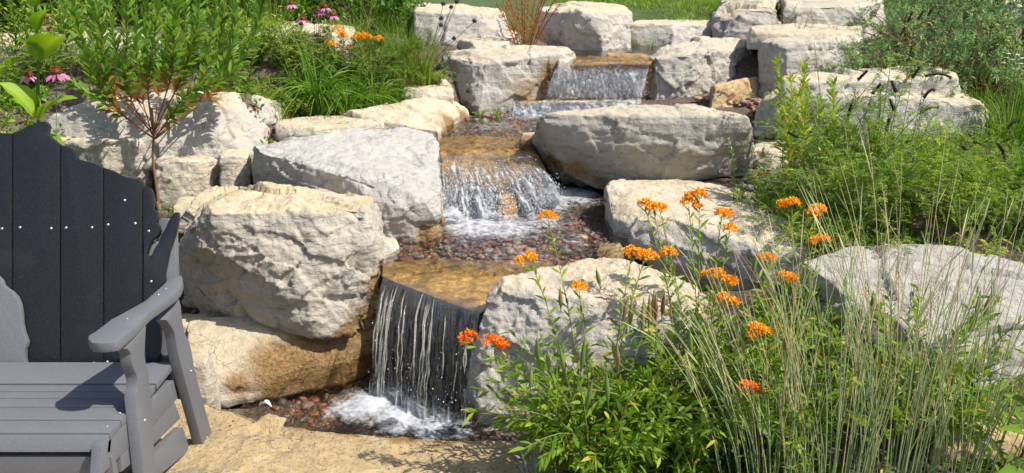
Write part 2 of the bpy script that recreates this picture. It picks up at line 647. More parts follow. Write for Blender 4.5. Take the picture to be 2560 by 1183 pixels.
C = [Z(455, 752, .09), Z(530, 782, .09), Z(640, 815, .09), Z(780, 836, .09), Z(880, 822, .09), Z(940, 782, .10)]
C = [p + np.array([0, .02, -.03]) for p in C]
C += [Y(440, 640, 3.34), Y(445, 605, 3.36), Y(500, 545, 3.36), Y(600, 520, 3.26), Y(700, 522, 3.20), Y(800, 538, 3.16), Y(880, 562, 3.17), Y(925, 620, 3.2), Y(957, 690, 3.22), Y(950, 760, 3.2), Y(800, 760, 3.06), Y(640, 770, 3.1)]
C += [Z(485, 532, .60), Z(585, 474, .64), Z(645, 462, .65), Z(795, 480, .63), Z(900, 522, .59)]
C += [np.array([p[0] * .98, 3.75, z]) for p in (C[6], C[-1]) for z in (.05, .5)]
build_rock('boulder', 'massive pale boulder with a fractured front face, standing between the chair and the lowest waterfall', [C], m=6, seed=41, vox=.0075,
           wet=[WY(955, 720, 3.2, .09), WY(930, 800, 3.15, .10), WY(870, 840, 3.1, .06)], amp=1.0, group=GB, smooth_it=2)

D = [Z(640, 480, .38), Z(760, 530, .36), Z(920, 570, .33), Z(1000, 600, .31), Z(1080, 600, .31), Z(1125, 560, .31)]
D = [p - np.array([0, 0, .06]) for p in D]
D += [Y(614, 370, 4.05), Y(760, 410, 3.85), Y(905, 450, 3.66), Y(1000, 462, 3.68), Y(1112, 460, 3.78), Y(1118, 520, 3.68), Y(1050, 560, 3.56), Y(950, 560, 3.6), Y(1010, 500, 3.58), Y(1088, 500, 3.6)]
D += [Y(640, 362, 4.35), Y(800, 338, 4.5), Y(950, 316, 4.62), Y(1030, 314, 4.62), Y(1084, 335, 4.5), Y(1092, 380, 4.2)]
D += [np.array([p[0], p[1] + .05, .3]) for p in (Y(640, 362, 4.35), Y(1084, 335, 4.5))]
build_rock('boulder', 'broad pale boulder with a sloping top, left of the middle waterfall', [D], m=5, seed=52, vox=.0085,
           wet=[WY(1120, 560, 3.72, .10), WY(1085, 600, 3.6, .09), WY(1125, 490, 3.78, .06), WY(1000, 605, 3.55, .05)], amp=.75, group=GB, smooth_it=2)

build_rock('boulder', 'long grey boulder under the tall reddish plant behind the chair',
           [block([(110, 290, 385), (200, 285, 392), (330, 285, 385), (430, 270, 378), (540, 290, 382), (640, 330, 372)], .58,
                  [(120, 222), (400, 215), (500, 228), (590, 232), (690, 262, .75), (735, 292, .63)], lean=.12, zback=.86)], m=0, seed=63, vox=.011, amp=.8, group=GB)
build_rock('boulder', 'buff block under the long grey boulder, left of the plant stem', [block([(140, 350, 510), (250, 352, 515), (330, 350, 510), (372, 350, 500)], .33, [(150, 333), (370, 330)], lean=.05)], m=2, seed=71, vox=.010, amp=.6, group=GB)
build_rock('boulder', 'cream block under the long grey boulder, right of the plant stem', [block([(388, 400, 500), (450, 398, 502), (520, 400, 495), (556, 405, 480)], .36, [(390, 378), (555, 378)], lean=.05)], m=2, seed=72, vox=.009, amp=.6, group=GB)
build_rock('stone', 'squarish cream stone wedged between the cream block and the sloping boulder', [block([(548, 392, 480), (580, 388, 480), (626, 395, 470)], .40, [(560, 370), (622, 370)], lean=.03)], m=2, seed=73, vox=.008, amp=.5, cat='stone', group=GS)
build_rock('stone', 'low cream stone wedged behind the massive pale boulder', [block([(432, 515, 548), (480, 512, 545), (540, 505, 535)], .37, [(445, 492), (540, 488)], lean=.03)], m=2, seed=74, vox=.008, amp=.5, cat='stone', group=GS)
build_rock('stone', 'long thin cream slab lying on gravel above the sloping boulder', [block([(690, 312, 335), (780, 318, 337), (880, 312, 330), (962, 305, 320)], .64, [(700, 298), (800, 290), (955, 292)], lean=.02)], m=2, seed=75, vox=.008, amp=.5, cat='stone', group=GS)
build_rock('boulder', 'low cream slab with wet brown foot beside the middle pool',
           [block([(850, 285, 325), (940, 288, 330), (1020, 290, 325), (1095, 320, 332)], .60, [(870, 280), (980, 258), (1060, 243), (1120, 242, .70), (1165, 275, .60)], lean=.05, zback=.72),
            block([(1080, 320, 332), (1150, 290, 312), (1178, 283, 297)], .54, [(1060, 246, .72), (1120, 242, .70), (1160, 268, .62)], lean=.04, zback=.70)], m=2, seed=76, vox=.009, amp=.5,
           wet=[W(1130, 322, .56, .12), W(1172, 295, .57, .10), W(1095, 335, .56, .08)], group=GB)
build_rock('stone', 'small cream stone stacked on the low slab beside the big square boulder', [block([(1002, 220, 243), (1060, 222, 246), (1133, 222, 243)], .715, [(1030, 200), (1080, 193), (1120, 200)], lean=.03)], m=2, seed=77, vox=.008, amp=.5, cat='stone', group=GS)
build_rock('boulder', 'big square boulder with dark left face, left of the top waterfall',
           [block([(1105, 150, 240), (1190, 160, 286), (1290, 158, 278), (1385, 165, 240), (1400, 170, 215)], .56, [(1110, 125), (1250, 118), (1400, 116), (1440, 128)], lean=.04, zback=.96)], m=0, seed=81, vox=.010, amp=.6,
           wet=[WY(1330, 240, 5.6, .17), WY(1290, 270, 5.55, .12), WY(1385, 200, 5.8, .14), WY(1390, 235, 5.7, .14)], group=GB)
build_rock('stone', 'rounded flat stone with a tan underside, lying on top of the square boulder', [block([(1140, 95, 108), (1180, 105, 123), (1250, 105, 121), (1305, 98, 110)], .955, [(1170, 78), (1230, 68), (1300, 82)], lean=.03)], m=2, seed=82, vox=.010, amp=.5, cat='stone', group=GS)
build_rock('boulder', 'wide pale boulder at the back behind the rounded flat stone', [block([(1035, 28, 112), (1120, 30, 112), (1200, 35, 112), (1275, 35, 110)], .95, [(1040, 10), (1150, 11), (1260, 22)], lean=.05)], m=1, seed=83, vox=.014, amp=.6, group=GB)
build_rock('boulder', 'tall square pale block at the back of the top pool', [block([(1348, 30, 122), (1420, 28, 135), (1500, 28, 140), (1578, 32, 130)], .87, [(1350, 14), (1420, 5), (1560, 12)], lean=.04)], m=1, seed=84, vox=.012, amp=.7, group=GB)
build_rock('boulder', 'low pale cream wall stone below the lawn, right of the tall square block', [block([(1575, 62, 115), (1680, 60, 118), (1790, 62, 110)], .90, [(1580, 52), (1690, 48), (1790, 52)], lean=.05)], m=1, seed=85, vox=.014, amp=.5, group=GB)
build_rock('boulder', 'cream wall stone half hidden by flowers in the upper left bed', [block([(570, 85, 150), (700, 82, 150), (780, 82, 145), (890, 88, 140)], .95, [(575, 60), (700, 55), (890, 68)], lean=.05)], m=2, seed=86, vox=.014, amp=.6, group=GB)
build_rock('boulder', 'cream wall stone behind the big leaved plant at the far left', [block([(-60, 110, 170), (60, 112, 172), (150, 110, 165)], .93, [(-60, 84), (60, 80), (160, 84)], lean=.05)], m=2, seed=87, vox=.014, amp=.6, group=GB)
build_rock('boulder', 'pale wall stone seen through the stems of the reddish plant', [block([(150, 108, 165), (240, 105, 165), (340, 108, 160), (420, 118, 155)], .94, [(160, 78), (300, 78), (420, 100)], lean=.05)], m=0, seed=88, vox=.014, amp=.6, group=GB)

# --- right of the stream
build_rock('boulder', 'rounded grey boulder right of the top waterfall',
           [block([(1608, 170, 245), (1640, 140, 262), (1730, 125, 262), (1830, 125, 250), (1895, 140, 235)], .60, [(1660, 112), (1760, 98), (1905, 96)], lean=.06, zback=1.0)], m=0, seed=91, vox=.010, amp=.9, wet=[WY(1605, 230, 5.8, .07)], group=GB)
build_rock('boulder', 'dark grey boulder at the top edge of the lawn', [block([(1788, 40, 98), (1850, 20, 100), (1950, 15, 98)], .97, [(1810, -5), (1900, -20), (1965, -8)], lean=.08)], m=4, seed=92, vox=.014, amp=.8, group=GB)
build_rock('boulder', 'flat topped boulder half hidden behind weeds at the upper right edge', [block([(1960, 15, 85), (2080, 12, 80), (2200, 15, 75)], 1.0, [(1960, -8), (2100, -14), (2210, -10)], lean=.05)], m=0, seed=93, vox=.016, amp=.6, group=GB)
build_rock('boulder', 'grey boulder carrying a thin slab, upper right of the stream', [block([(1900, 112, 215), (1960, 105, 225), (2050, 100, 222), (2150, 98, 205)], .74, [(1910, 88), (2030, 82), (2155, 80)], lean=.04)], m=0, seed=94, vox=.011, amp=.7, group=GB)
build_rock('stone', 'thin cream slab lying on the upper right grey boulder', [block([(1870, 75, 95), (1960, 82, 98), (2060, 80, 95), (2155, 80, 94)], 1.05, [(1880, 63), (2000, 60), (2150, 60)], lean=.02)], m=2, seed=95, vox=.010, amp=.4, cat='stone', group=GS)
build_rock('stone', 'rusty tan stone tilted against the rounded grey boulder', [block([(1775, 222, 250), (1840, 218, 252), (1915, 208, 238)], .665, [(1780, 215), (1850, 198), (1900, 188)], lean=.05, zback=.80)], m=3, seed=96, vox=.008, amp=.6, cat='stone', group=GS)
build_rock('stone', 'flat tan stone in the pebbles below the tilted rusty stone', [block([(1800, 262, 272), (1900, 258, 270), (1925, 250, 262)], .64, [(1800, 252), (1915, 242)], lean=.02)], m=3, seed=97, vox=.008, amp=.4, cat='stone', group=GS)
build_rock('boulder', 'large grey boulder with an undercut front, right of the middle waterfall',
           [[*[Z(px, py, .36) + np.array([0, .06, -.04]) for px, py in [(1420, 440), (1500, 472), (1600, 450), (1740, 455), (1862, 442)]],
             Y(1332, 310, 4.52), Y(1338, 345, 4.5), Y(1365, 390, 4.45), Y(1410, 440, 4.40), Y(1500, 450, 4.33), Y(1600, 448, 4.31), Y(1750, 452, 4.29), Y(1872, 442, 4.32),
             Y(1350, 303, 4.42), Y(1500, 305, 4.3), Y(1700, 305, 4.28), Y(1868, 320, 4.3), Y(1880, 345, 4.32), Y(1490, 370, 4.25), Y(1700, 370, 4.23),
             Z(1345, 287, .80), Z(1440, 270, .81), Z(1600, 260, .82), Z(1750, 262, .81), Z(1872, 292, .78), Y(1345, 400, 4.9), Y(1870, 400, 4.9)]],
           m=4, seed=108, vox=.009, amp=.6, wet=[WY(1440, 440, 4.33, .10), WY(1490, 462, 4.3, .08), WY(1385, 410, 4.42, .08)], group=GB)
build_rock('boulder', 'long two layered pale boulder half hidden by the feathery bush',
           [block([(1890, 250, 345), (2000, 240, 370), (2200, 240, 385), (2380, 250, 385), (2470, 300, 370), (2496, 320, 350)], .52, [(1940, 215), (2200, 205), (2400, 222), (2470, 262)], lean=.10, zback=.80),
            block([(1935, 212, 260), (2100, 225, 250), (2300, 228, 250), (2405, 222, 245)], .78, [(1960, 188), (2130, 172), (2370, 166), (2395, 190)], lean=.02, zback=.93)], m=1, seed=112, vox=.012, amp=.6, group=GB)
build_rock('stone', 'cream stone in the pebbles beside the feathery bush', [block([(1880, 372, 405), (1920, 375, 410), (1975, 372, 402)], .47, [(1890, 355), (1965, 350)], lean=.03)], m=2, seed=113, vox=.008, amp=.5, cat='stone', group=GS)

Zh1 = [Z(px, py, .30) - np.array([0, -.03, .04]) for px, py in [(1500, 560), (1535, 605), (1580, 612)]]
Zh1 += [Y(1497, 482, 3.95), Y(1530, 455, 4.05), Y(1500, 520, 3.85), Y(1530, 545, 3.72), Y(1565, 560, 3.62), Y(1600, 540, 3.62), Y(1540, 448, 4.25), Y(1690, 444, 4.3), Y(1820, 462, 4.2), Y(1950, 500, 4.0), Y(2035, 555, 3.72), Y(2030, 600, 3.6)]
Zh1 += [np.array([Y(2035, 555, 3.72)[0], 3.8, .25]), np.array([Y(1690, 444, 4.3)[0], 4.35, .3])]
Zh2 = [Y(px, py, y) for px, py, y in [(1562, 625, 3.56), (1640, 668, 3.5), (1760, 740, 3.4), (1900, 775, 3.26), (2030, 760, 3.22)]]
Zh2 += [Y(1590, 548, 3.58), Y(1720, 560, 3.47), Y(1830, 595, 3.36), Y(1920, 635, 3.27), Y(2020, 640, 3.22), Y(1570, 590, 3.54), Y(1700, 505, 3.9), Y(2035, 560, 3.6), Y(1600, 520, 3.72), Y(2030, 640, 3.25)]
build_rock('boulder', 'broad boulder with a cream top and blue grey front, behind the orange flowers', [Zh1, Zh2], m=1, seed=121, vox=.0085, amp=.6,
           wet=[WY(1505, 580, 3.75, .05)], group=GB)
A = [Z(1165, 965, -.05), Z(1180, 1068, -.10), Z(1210, 1085, -.10), Z(1330, 1085, -.08), Z(1500, 1085, -.05), Z(1750, 1050, -.03)]
A = [p - np.array([0, -.01, .06]) for p in A]
A += [Y(1205, 738, 2.80), Y(1300, 815, 2.68), Y(1420, 850, 2.61), Y(1600, 900, 2.55), Y(1800, 920, 2.52), Y(1200, 790, 2.76), Y(1170, 940, 2.72), Y(1168, 985, 2.68), Y(1190, 1040, 2.62), Y(1300, 980, 2.58), Y(1450, 1000, 2.55)]
A += [Z(1212, 716, .42), Z(1300, 692, .43), Z(1375, 668, .44), Z(1470, 650, .44), Z(1545, 642, .44), Z(1660, 668, .43), Z(1760, 720, .42), Z(1850, 790, .40)]
A += [np.array([p[0], p[1] + .03, -.05]) for p in (Z(1212, 716, .42), Z(1545, 642, .44))]
build_rock('boulder', 'cream boulder right of the lowest waterfall, behind the seed pods', [A], m=1, seed=137, vox=.0075, amp=.75, wet=[WY(1172, 1030, 2.66, .05)], group=GB, smooth_it=2)
build_rock('boulder', 'wide pale boulder behind the tall thin grass at the right edge',
           [block([(1960, 715, 810), (2150, 790, 930), (2350, 875, 1040), (2600, 900, 1040), (2800, 880, 1000)], .06,
                  [(1985, 655), (2150, 612), (2350, 610), (2560, 690), (2800, 720)], lean=.10, zback=.44)], m=8, seed=141, vox=.010, amp=.7, group=GB)
build_rock('stone', 'cream stone low behind the tall grass stems', [block([(2090, 960, 1010), (2180, 965, 1015), (2280, 985, 1030)], .10, [(2090, 922), (2230, 925), (2290, 950)], lean=.03)], m=2, seed=142, vox=.009, amp=.5, cat='stone', group=GS)
build_rock('stone', 'tan flat stone beside the broad leaf at the lower right corner', [block([(2330, 1080, 1120), (2450, 1090, 1130), (2560, 1095, 1140)], .06, [(2340, 1035), (2480, 1030), (2570, 1045)], lean=.03)], m=3, seed=143, vox=.009, amp=.5, cat='stone', group=GS)
build_rock('stone', 'pale flat stone at the top right corner above the blue green shrub', [block([(2470, 12, 40), (2600, 15, 45), (2750, 10, 40)], 1.06, [(2480, -5), (2740, -8)], lean=.05)], m=1, seed=144, vox=.014, amp=.5, cat='stone', group=GS)
build_rock('stone', 'small dark stone in the stream below the large undercut boulder', [block([(1300, 345, 362), (1325, 350, 365), (1345, 345, 360)], .56, [(1305, 330), (1340, 330)], lean=.01)], m=4, seed=145, vox=.006, amp=.5, cat='stone', group=GS, wet=[W(1320, 350, .6, .2)])
build_rock('stone', 'pale smooth stone between the massive boulder and the river pebbles', [block([(925, 600, 632), (960, 605, 645), (1000, 612, 632)], .30, [(930, 580), (985, 596)], lean=.03)], m=1, seed=146, vox=.006, amp=.4, cat='stone', group=GS)
build_rock('stone', 'tan stone at the water edge under the blue grey boulder front', [block([(1490, 625, 642), (1530, 628, 645), (1560, 622, 636)], .285, [(1500, 610), (1550, 607)], lean=.02)], m=3, seed=147, vox=.006, amp=.4, cat='stone', group=GS, wet=[W(1500, 640, .29, .05)])
build_rock('stone', 'small cream stone at the left end of the top waterfall crest', [block([(1395, 150, 168), (1420, 148, 166), (1440, 140, 158)], .87, [(1400, 140), (1435, 134)], lean=.02)], m=2, seed=148, vox=.007, amp=.5, cat='stone', group=GS)
# ---------------------------------------------------------------- stream: crest ledges, falls, pools, pebbles
def ledge_material(name, c1, c2, front):
    m, n, l, p = mat(name)
    nt = m.node_tree
    co = objco(nt)
    f1 = noise_tex(nt, co, 26, 6, .7)
    f2 = noise_tex(nt, co, 7, 5, .6)
    f3 = noise_tex(nt, co, 120, 4, .7)
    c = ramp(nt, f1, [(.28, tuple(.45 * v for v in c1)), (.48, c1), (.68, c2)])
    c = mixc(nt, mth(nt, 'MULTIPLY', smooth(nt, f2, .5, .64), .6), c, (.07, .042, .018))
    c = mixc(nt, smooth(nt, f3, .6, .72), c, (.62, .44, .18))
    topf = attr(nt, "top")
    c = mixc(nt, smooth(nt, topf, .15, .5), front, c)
    l.new(c, p.inputs['Base Color'])
    p.inputs['Roughness'].default_value = .3
    l.new(bump(nt, mth(nt, 'ADD', f1, mth(nt, 'MULTIPLY', f3, .5)), .9, .015), p.inputs['Normal'])
    return m


LEDGE = ledge_material("wet_ledge_stone", (.36, .20, .055), (.62, .41, .15), (.022, .019, .016))  # last colour: near-black front, shade of the undercut painted onto the wet stone
LEDGE_GOLD = ledge_material("wet_golden_stone", (.40, .22, .06), (.66, .43, .16), (.36, .19, .055))

h = []
for px, py in [(950, 690), (1010, 712), (1080, 738), (1140, 762), (1205, 782)]:
    p = Z(px, py, .298)
    h += [p, p + np.array([0, .10, -.62]), p + np.array([0, .02, -.04])]
for px, py in [(952, 655), (1100, 646), (1380, 655), (1420, 690)]:
    p = Z(px, py, .290)
    h += [p, p + np.array([0, 0, -.5])]
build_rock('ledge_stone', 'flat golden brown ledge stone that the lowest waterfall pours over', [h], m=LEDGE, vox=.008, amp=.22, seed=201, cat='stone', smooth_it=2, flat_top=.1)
h = [Z(1098, 342, .545), Z(1210, 338, .55), Z(1335, 342, .545), Z(1098, 392, .535), Z(1200, 388, .545), Z(1335, 400, .535), Y(1104, 450, 4.27), Y(1250, 450, 4.25), Y(1368, 450, 4.27),
     Y(1115, 520, 4.2), Y(1250, 515, 4.18), Y(1392, 495, 4.24), Y(1115, 620, 4.2), Y(1250, 620, 4.18), Y(1392, 600, 4.24), Y(1098, 500, 4.8), Y(1335, 500, 4.8)]
h2 = [Y(1238, 452, 4.19), Y(1288, 450, 4.19), Y(1262, 440, 4.25), Y(1242, 500, 4.02), Y(1292, 505, 4.01), Y(1240, 565, 3.95), Y(1296, 565, 3.95), Y(1265, 500, 4.3)]
h3 = [Y(1180, 455, 4.2), Y(1215, 455, 4.2), Y(1195, 448, 4.25), Y(1185, 495, 4.06), Y(1218, 500, 4.06), Y(1185, 560, 4.03), Y(1218, 560, 4.03), Y(1200, 520, 4.3)]
build_rock('ledge_stone', 'golden rounded ledge stone under the middle waterfall', [h, h2, h3], m=LEDGE_GOLD, vox=.009, amp=.6, seed=202, cat='stone', smooth_it=4, flat_top=.1)
h = [Z(1388, 142, .895), Z(1500, 138, .90), Z(1640, 140, .895), Z(1392, 160, .88), Z(1500, 158, .885), Z(1640, 158, .88), Y(1395, 185, 5.92), Y(1500, 185, 5.9), Y(1635, 182, 5.92), Y(1390, 300, 5.95), Y(1635, 300, 5.95), Y(1390, 300, 6.6), Y(1635, 300, 6.6)]
h2 = [Z(1285, 256, .635), Z(1400, 256, .64), Z(1600, 250, .64), Z(1320, 236, .645), Z(1600, 228, .65), Y(1285, 330, 5.66), Y(1605, 330, 5.7), Y(1300, 320, 6.1), Y(1600, 320, 6.1)]
build_rock('ledge_stone', 'golden brown rounded crest stone and step under the top waterfall', [h, h2], m=LEDGE_GOLD, vox=.010, amp=.45, seed=203, cat='stone', smooth_it=5, flat_top=.1)


def clear_water(nt, l, nrm, tint=(.93, .96, .95), rough=.03, ior=1.33, gain=1.0):
    tr = node(nt, "ShaderNodeBsdfTransparent")
    tr.inputs[0].default_value = (*tint, 1)
    gl = node(nt, "ShaderNodeBsdfGlossy")
    gl.inputs['Roughness'].default_value = rough
    fr = node(nt, "ShaderNodeFresnel", i_IOR=ior)
    if nrm is not None:
        l.new(nrm, gl.inputs['Normal'])
        l.new(nrm, fr.inputs['Normal'])
    mx = node(nt, "ShaderNodeMixShader")
    l.new(mth(nt, 'MULTIPLY', fr.outputs[0], gain), mx.inputs[0])
    l.new(tr.outputs[0], mx.inputs[1])
    l.new(gl.outputs[0], mx.inputs[2])
    return mx.outputs[0]


def white_water(nt, l, nrm=None, col=(.86, .89, .93)):
    d = node(nt, "ShaderNodeBsdfDiffuse")
    d.inputs[0].default_value = (*col, 1)
    t = node(nt, "ShaderNodeBsdfTranslucent")
    t.inputs[0].default_value = (*col, 1)
    g = node(nt, "ShaderNodeBsdfGlossy")
    g.inputs['Roughness'].default_value = .12
    a = node(nt, "ShaderNodeMixShader")
    a.inputs[0].default_value = .3
    l.new(d.outputs[0], a.inputs[1])
    l.new(t.outputs[0], a.inputs[2])
    b = node(nt, "ShaderNodeMixShader")
    b.inputs[0].default_value = .10
    l.new(a.outputs[0], b.inputs[1])
    l.new(g.outputs[0], b.inputs[2])
    if nrm is not None:
        for x in (d, g):
            l.new(nrm, x.inputs['Normal'])
    return b.outputs[0]


def pool_material():
    m, n, l, p = mat("pool_water")
    n.remove(p)
    nt = m.node_tree
    co = objco(nt)
    r1 = noise_tex(nt, co, 16, 4, .6, .4)
    r2 = noise_tex(nt, co, 45, 3, .6)
    nrm = bump(nt, mth(nt, 'ADD', r1, mth(nt, 'MULTIPLY', r2, .4)), .55, .03)
    w = clear_water(nt, l, nrm, (.90, .90, .84))
    fo = attr(nt, "foam")
    vor = node(nt, "ShaderNodeTexVoronoi", feature='SMOOTH_F1', i_Scale=60.0)
    l.new(co, vor.inputs['Vector'])
    br = mth(nt, 'ADD', mth(nt, 'MULTIPLY', noise_tex(nt, co, 18, 7, .72, .6), 1.5), mth(nt, 'MULTIPLY', vor.outputs['Distance'], -.35))
    fm = smooth(nt, mth(nt, 'ADD', fo, mth(nt, 'SUBTRACT', br, .60)), .28, 1.05)
    wh = white_water(nt, l, bump(nt, br, .4, .015))
    mx = node(nt, "ShaderNodeMixShader")
    l.new(mth(nt, 'MULTIPLY', fm, .93), mx.inputs[0])
    l.new(w, mx.inputs[1])
    l.new(wh, mx.inputs[2])
    l.new(mx.outputs[0], n["Material Output"].inputs[0])
    return m


def fall_material(name, su, sv, lo, hi, seed):
    """su/sv: streak frequency across and along the fall"""
    m, n, l, p = mat(name)
    n.remove(p)
    nt = m.node_tree
    cb = node(nt, "ShaderNodeCombineXYZ")
    l.new(mth(nt, 'MULTIPLY', attr(nt, "fu"), su), cb.inputs[0])
    l.new(mth(nt, 'MULTIPLY', attr(nt, "fv"), sv), cb.inputs[1])
    cb.inputs[2].default_value = seed
    s1 = noise_tex(nt, cb.outputs[0], 1.0, 5, .65, .5)
    s2 = noise_tex(nt, cb.outputs[0], 3.1, 4, .7, .8)
    hgt = mth(nt, 'ADD', s1, mth(nt, 'MULTIPLY', s2, .5))
    nrm = bump(nt, hgt, 1.0, .03)
    w = clear_water(nt, l, nrm, (.95, .96, .95), .06, 1.25, .45)
    fo = attr(nt, "foam")
    fm = smooth(nt, mth(nt, 'ADD', fo, mth(nt, 'MULTIPLY', mth(nt, 'SUBTRACT', hgt, .75), 2.0)), lo, hi)
    mx = node(nt, "ShaderNodeMixShader")
    l.new(mth(nt, 'MULTIPLY', fm, .9), mx.inputs[0])
    l.new(w, mx.inputs[1])
    l.new(white_water(nt, l, nrm), mx.inputs[2])
    l.new(mx.outputs[0], n["Material Output"].inputs[0])
    return m


def drop_material():
    m, n, l, p = mat("water_drops")
    p.inputs['Base Color'].default_value = (.9, .93, .96, 1)
    p.inputs['Roughness'].default_value = .05
    p.inputs['Transmission Weight'].default_value = .12
    p.inputs['IOR'].default_value = 1.33
    return m


POOL, DROPS = pool_material(), drop_material()


def inpoly(x, y, P):
    r = np.zeros(len(x), bool)
    n = len(P)
    for i in range(n):
        x1, y1 = P[i]
        x2, y2 = P[(i + 1) % n]
        c = ((y1 > y) != (y2 > y)) & (x < (x2 - x1) * (y - y1) / (y2 - y1 + 1e-12) + x1)
        r ^= c
    return r


def pool(label, poly, z, foam, step=.012, seed=1, name='water', heave=.10):
    P = np.array([Z(a, b, z)[:2] for a, b in poly])
    xs = np.arange(P[:, 0].min(), P[:, 0].max() + step, step)
    ys = np.arange(P[:, 1].min(), P[:, 1].max() + step, step)
    gx, gy = np.meshgrid(xs, ys)
    x, y = gx.ravel(), gy.ravel()
    ins = inpoly(x, y, P).reshape(gx.shape)
    idx = np.arange(x.size).reshape(gx.shape)
    ok = ins[:-1, :-1] & ins[:-1, 1:] & ins[1:, 1:] & ins[1:, :-1]
    F = np.stack([idx[:-1, :-1][ok], idx[:-1, 1:][ok], idx[1:, 1:][ok], idx[1:, :-1][ok]], 1)
    fo = np.zeros(x.size)
    for fx, fy, r, s in foam:
        c = Z(fx, fy, z)
        d = np.sqrt((x - c[0]) ** 2 + (y - c[1]) ** 2)
        fo = np.maximum(fo, s * np.clip(1.25 - d / r, 0, 1))
    q = np.column_stack([x, y, np.zeros(x.size)])
    h = .004 * fbm(q * 14, seed, 3) + .0025 * fbm(q * 40, seed + 4, 2) + heave * np.clip(fo - .35, 0, 1) ** 1.5 * (.45 + .3 * fbm(q * 13, seed + 9, 3, .5))
    V = np.column_stack([x, y, z + h])
    u, inv = np.unique(F, return_inverse=True)
    me = mesh_np(name, V[u], [inv.reshape(F.shape)], {"foam": fo[u]})
    o = link(name, me, POOL)
    return tag(o, label, kind='structure')


pool('shallow water with a patch of white foam in the lowest pool', [(600, 1010), (740, 900), (960, 850), (1210, 900), (1250, 1110), (900, 1100), (740, 1080), (600, 1040)], -.075,
     [(930, 1010, .15, 1.0), (1000, 1040, .16, .95), (1080, 1060, .14, .8), (1150, 1065, .10, .6), (870, 1020, .12, .8)], seed=1, heave=.045)
pool('shallow rippling water over red pebbles above the lowest waterfall', [(960, 600), (1110, 500), (1240, 470), (1420, 440), (1560, 470), (1600, 640), (1420, 700), (1300, 690), (1100, 676), (950, 690), (930, 640)], .312,
     [(1160, 530, .27, 1.0), (1260, 525, .27, 1.0), (1340, 505, .27, .95), (1420, 488, .26, .85), (1190, 570, .26, .78), (1270, 570, .26, .72), (1345, 555, .26, .6), (1130, 500, .15, .9), (1400, 540, .3, .36), (1290, 640, .3, .40), (1180, 610, .25, .34), (1430, 600, .25, .42)], seed=2, heave=.10)
pool('dark rippling water in the middle pool', [(1060, 350), (1100, 300), (1200, 262), (1330, 250), (1600, 250), (1700, 275), (1420, 330), (1345, 360), (1340, 372), (1100, 372)], .560,
     [(1340, 285, .25, .8), (1420, 275, .25, .8), (1300, 292, .22, .5), (1240, 315, .3, .42), (1180, 325, .2, .3)], seed=3, heave=.06)
pool('still water of the top pool above the top waterfall', [(1390, 150), (1400, 120), (1560, 108), (1800, 106), (1850, 130), (1640, 150)], .907, [], seed=4)


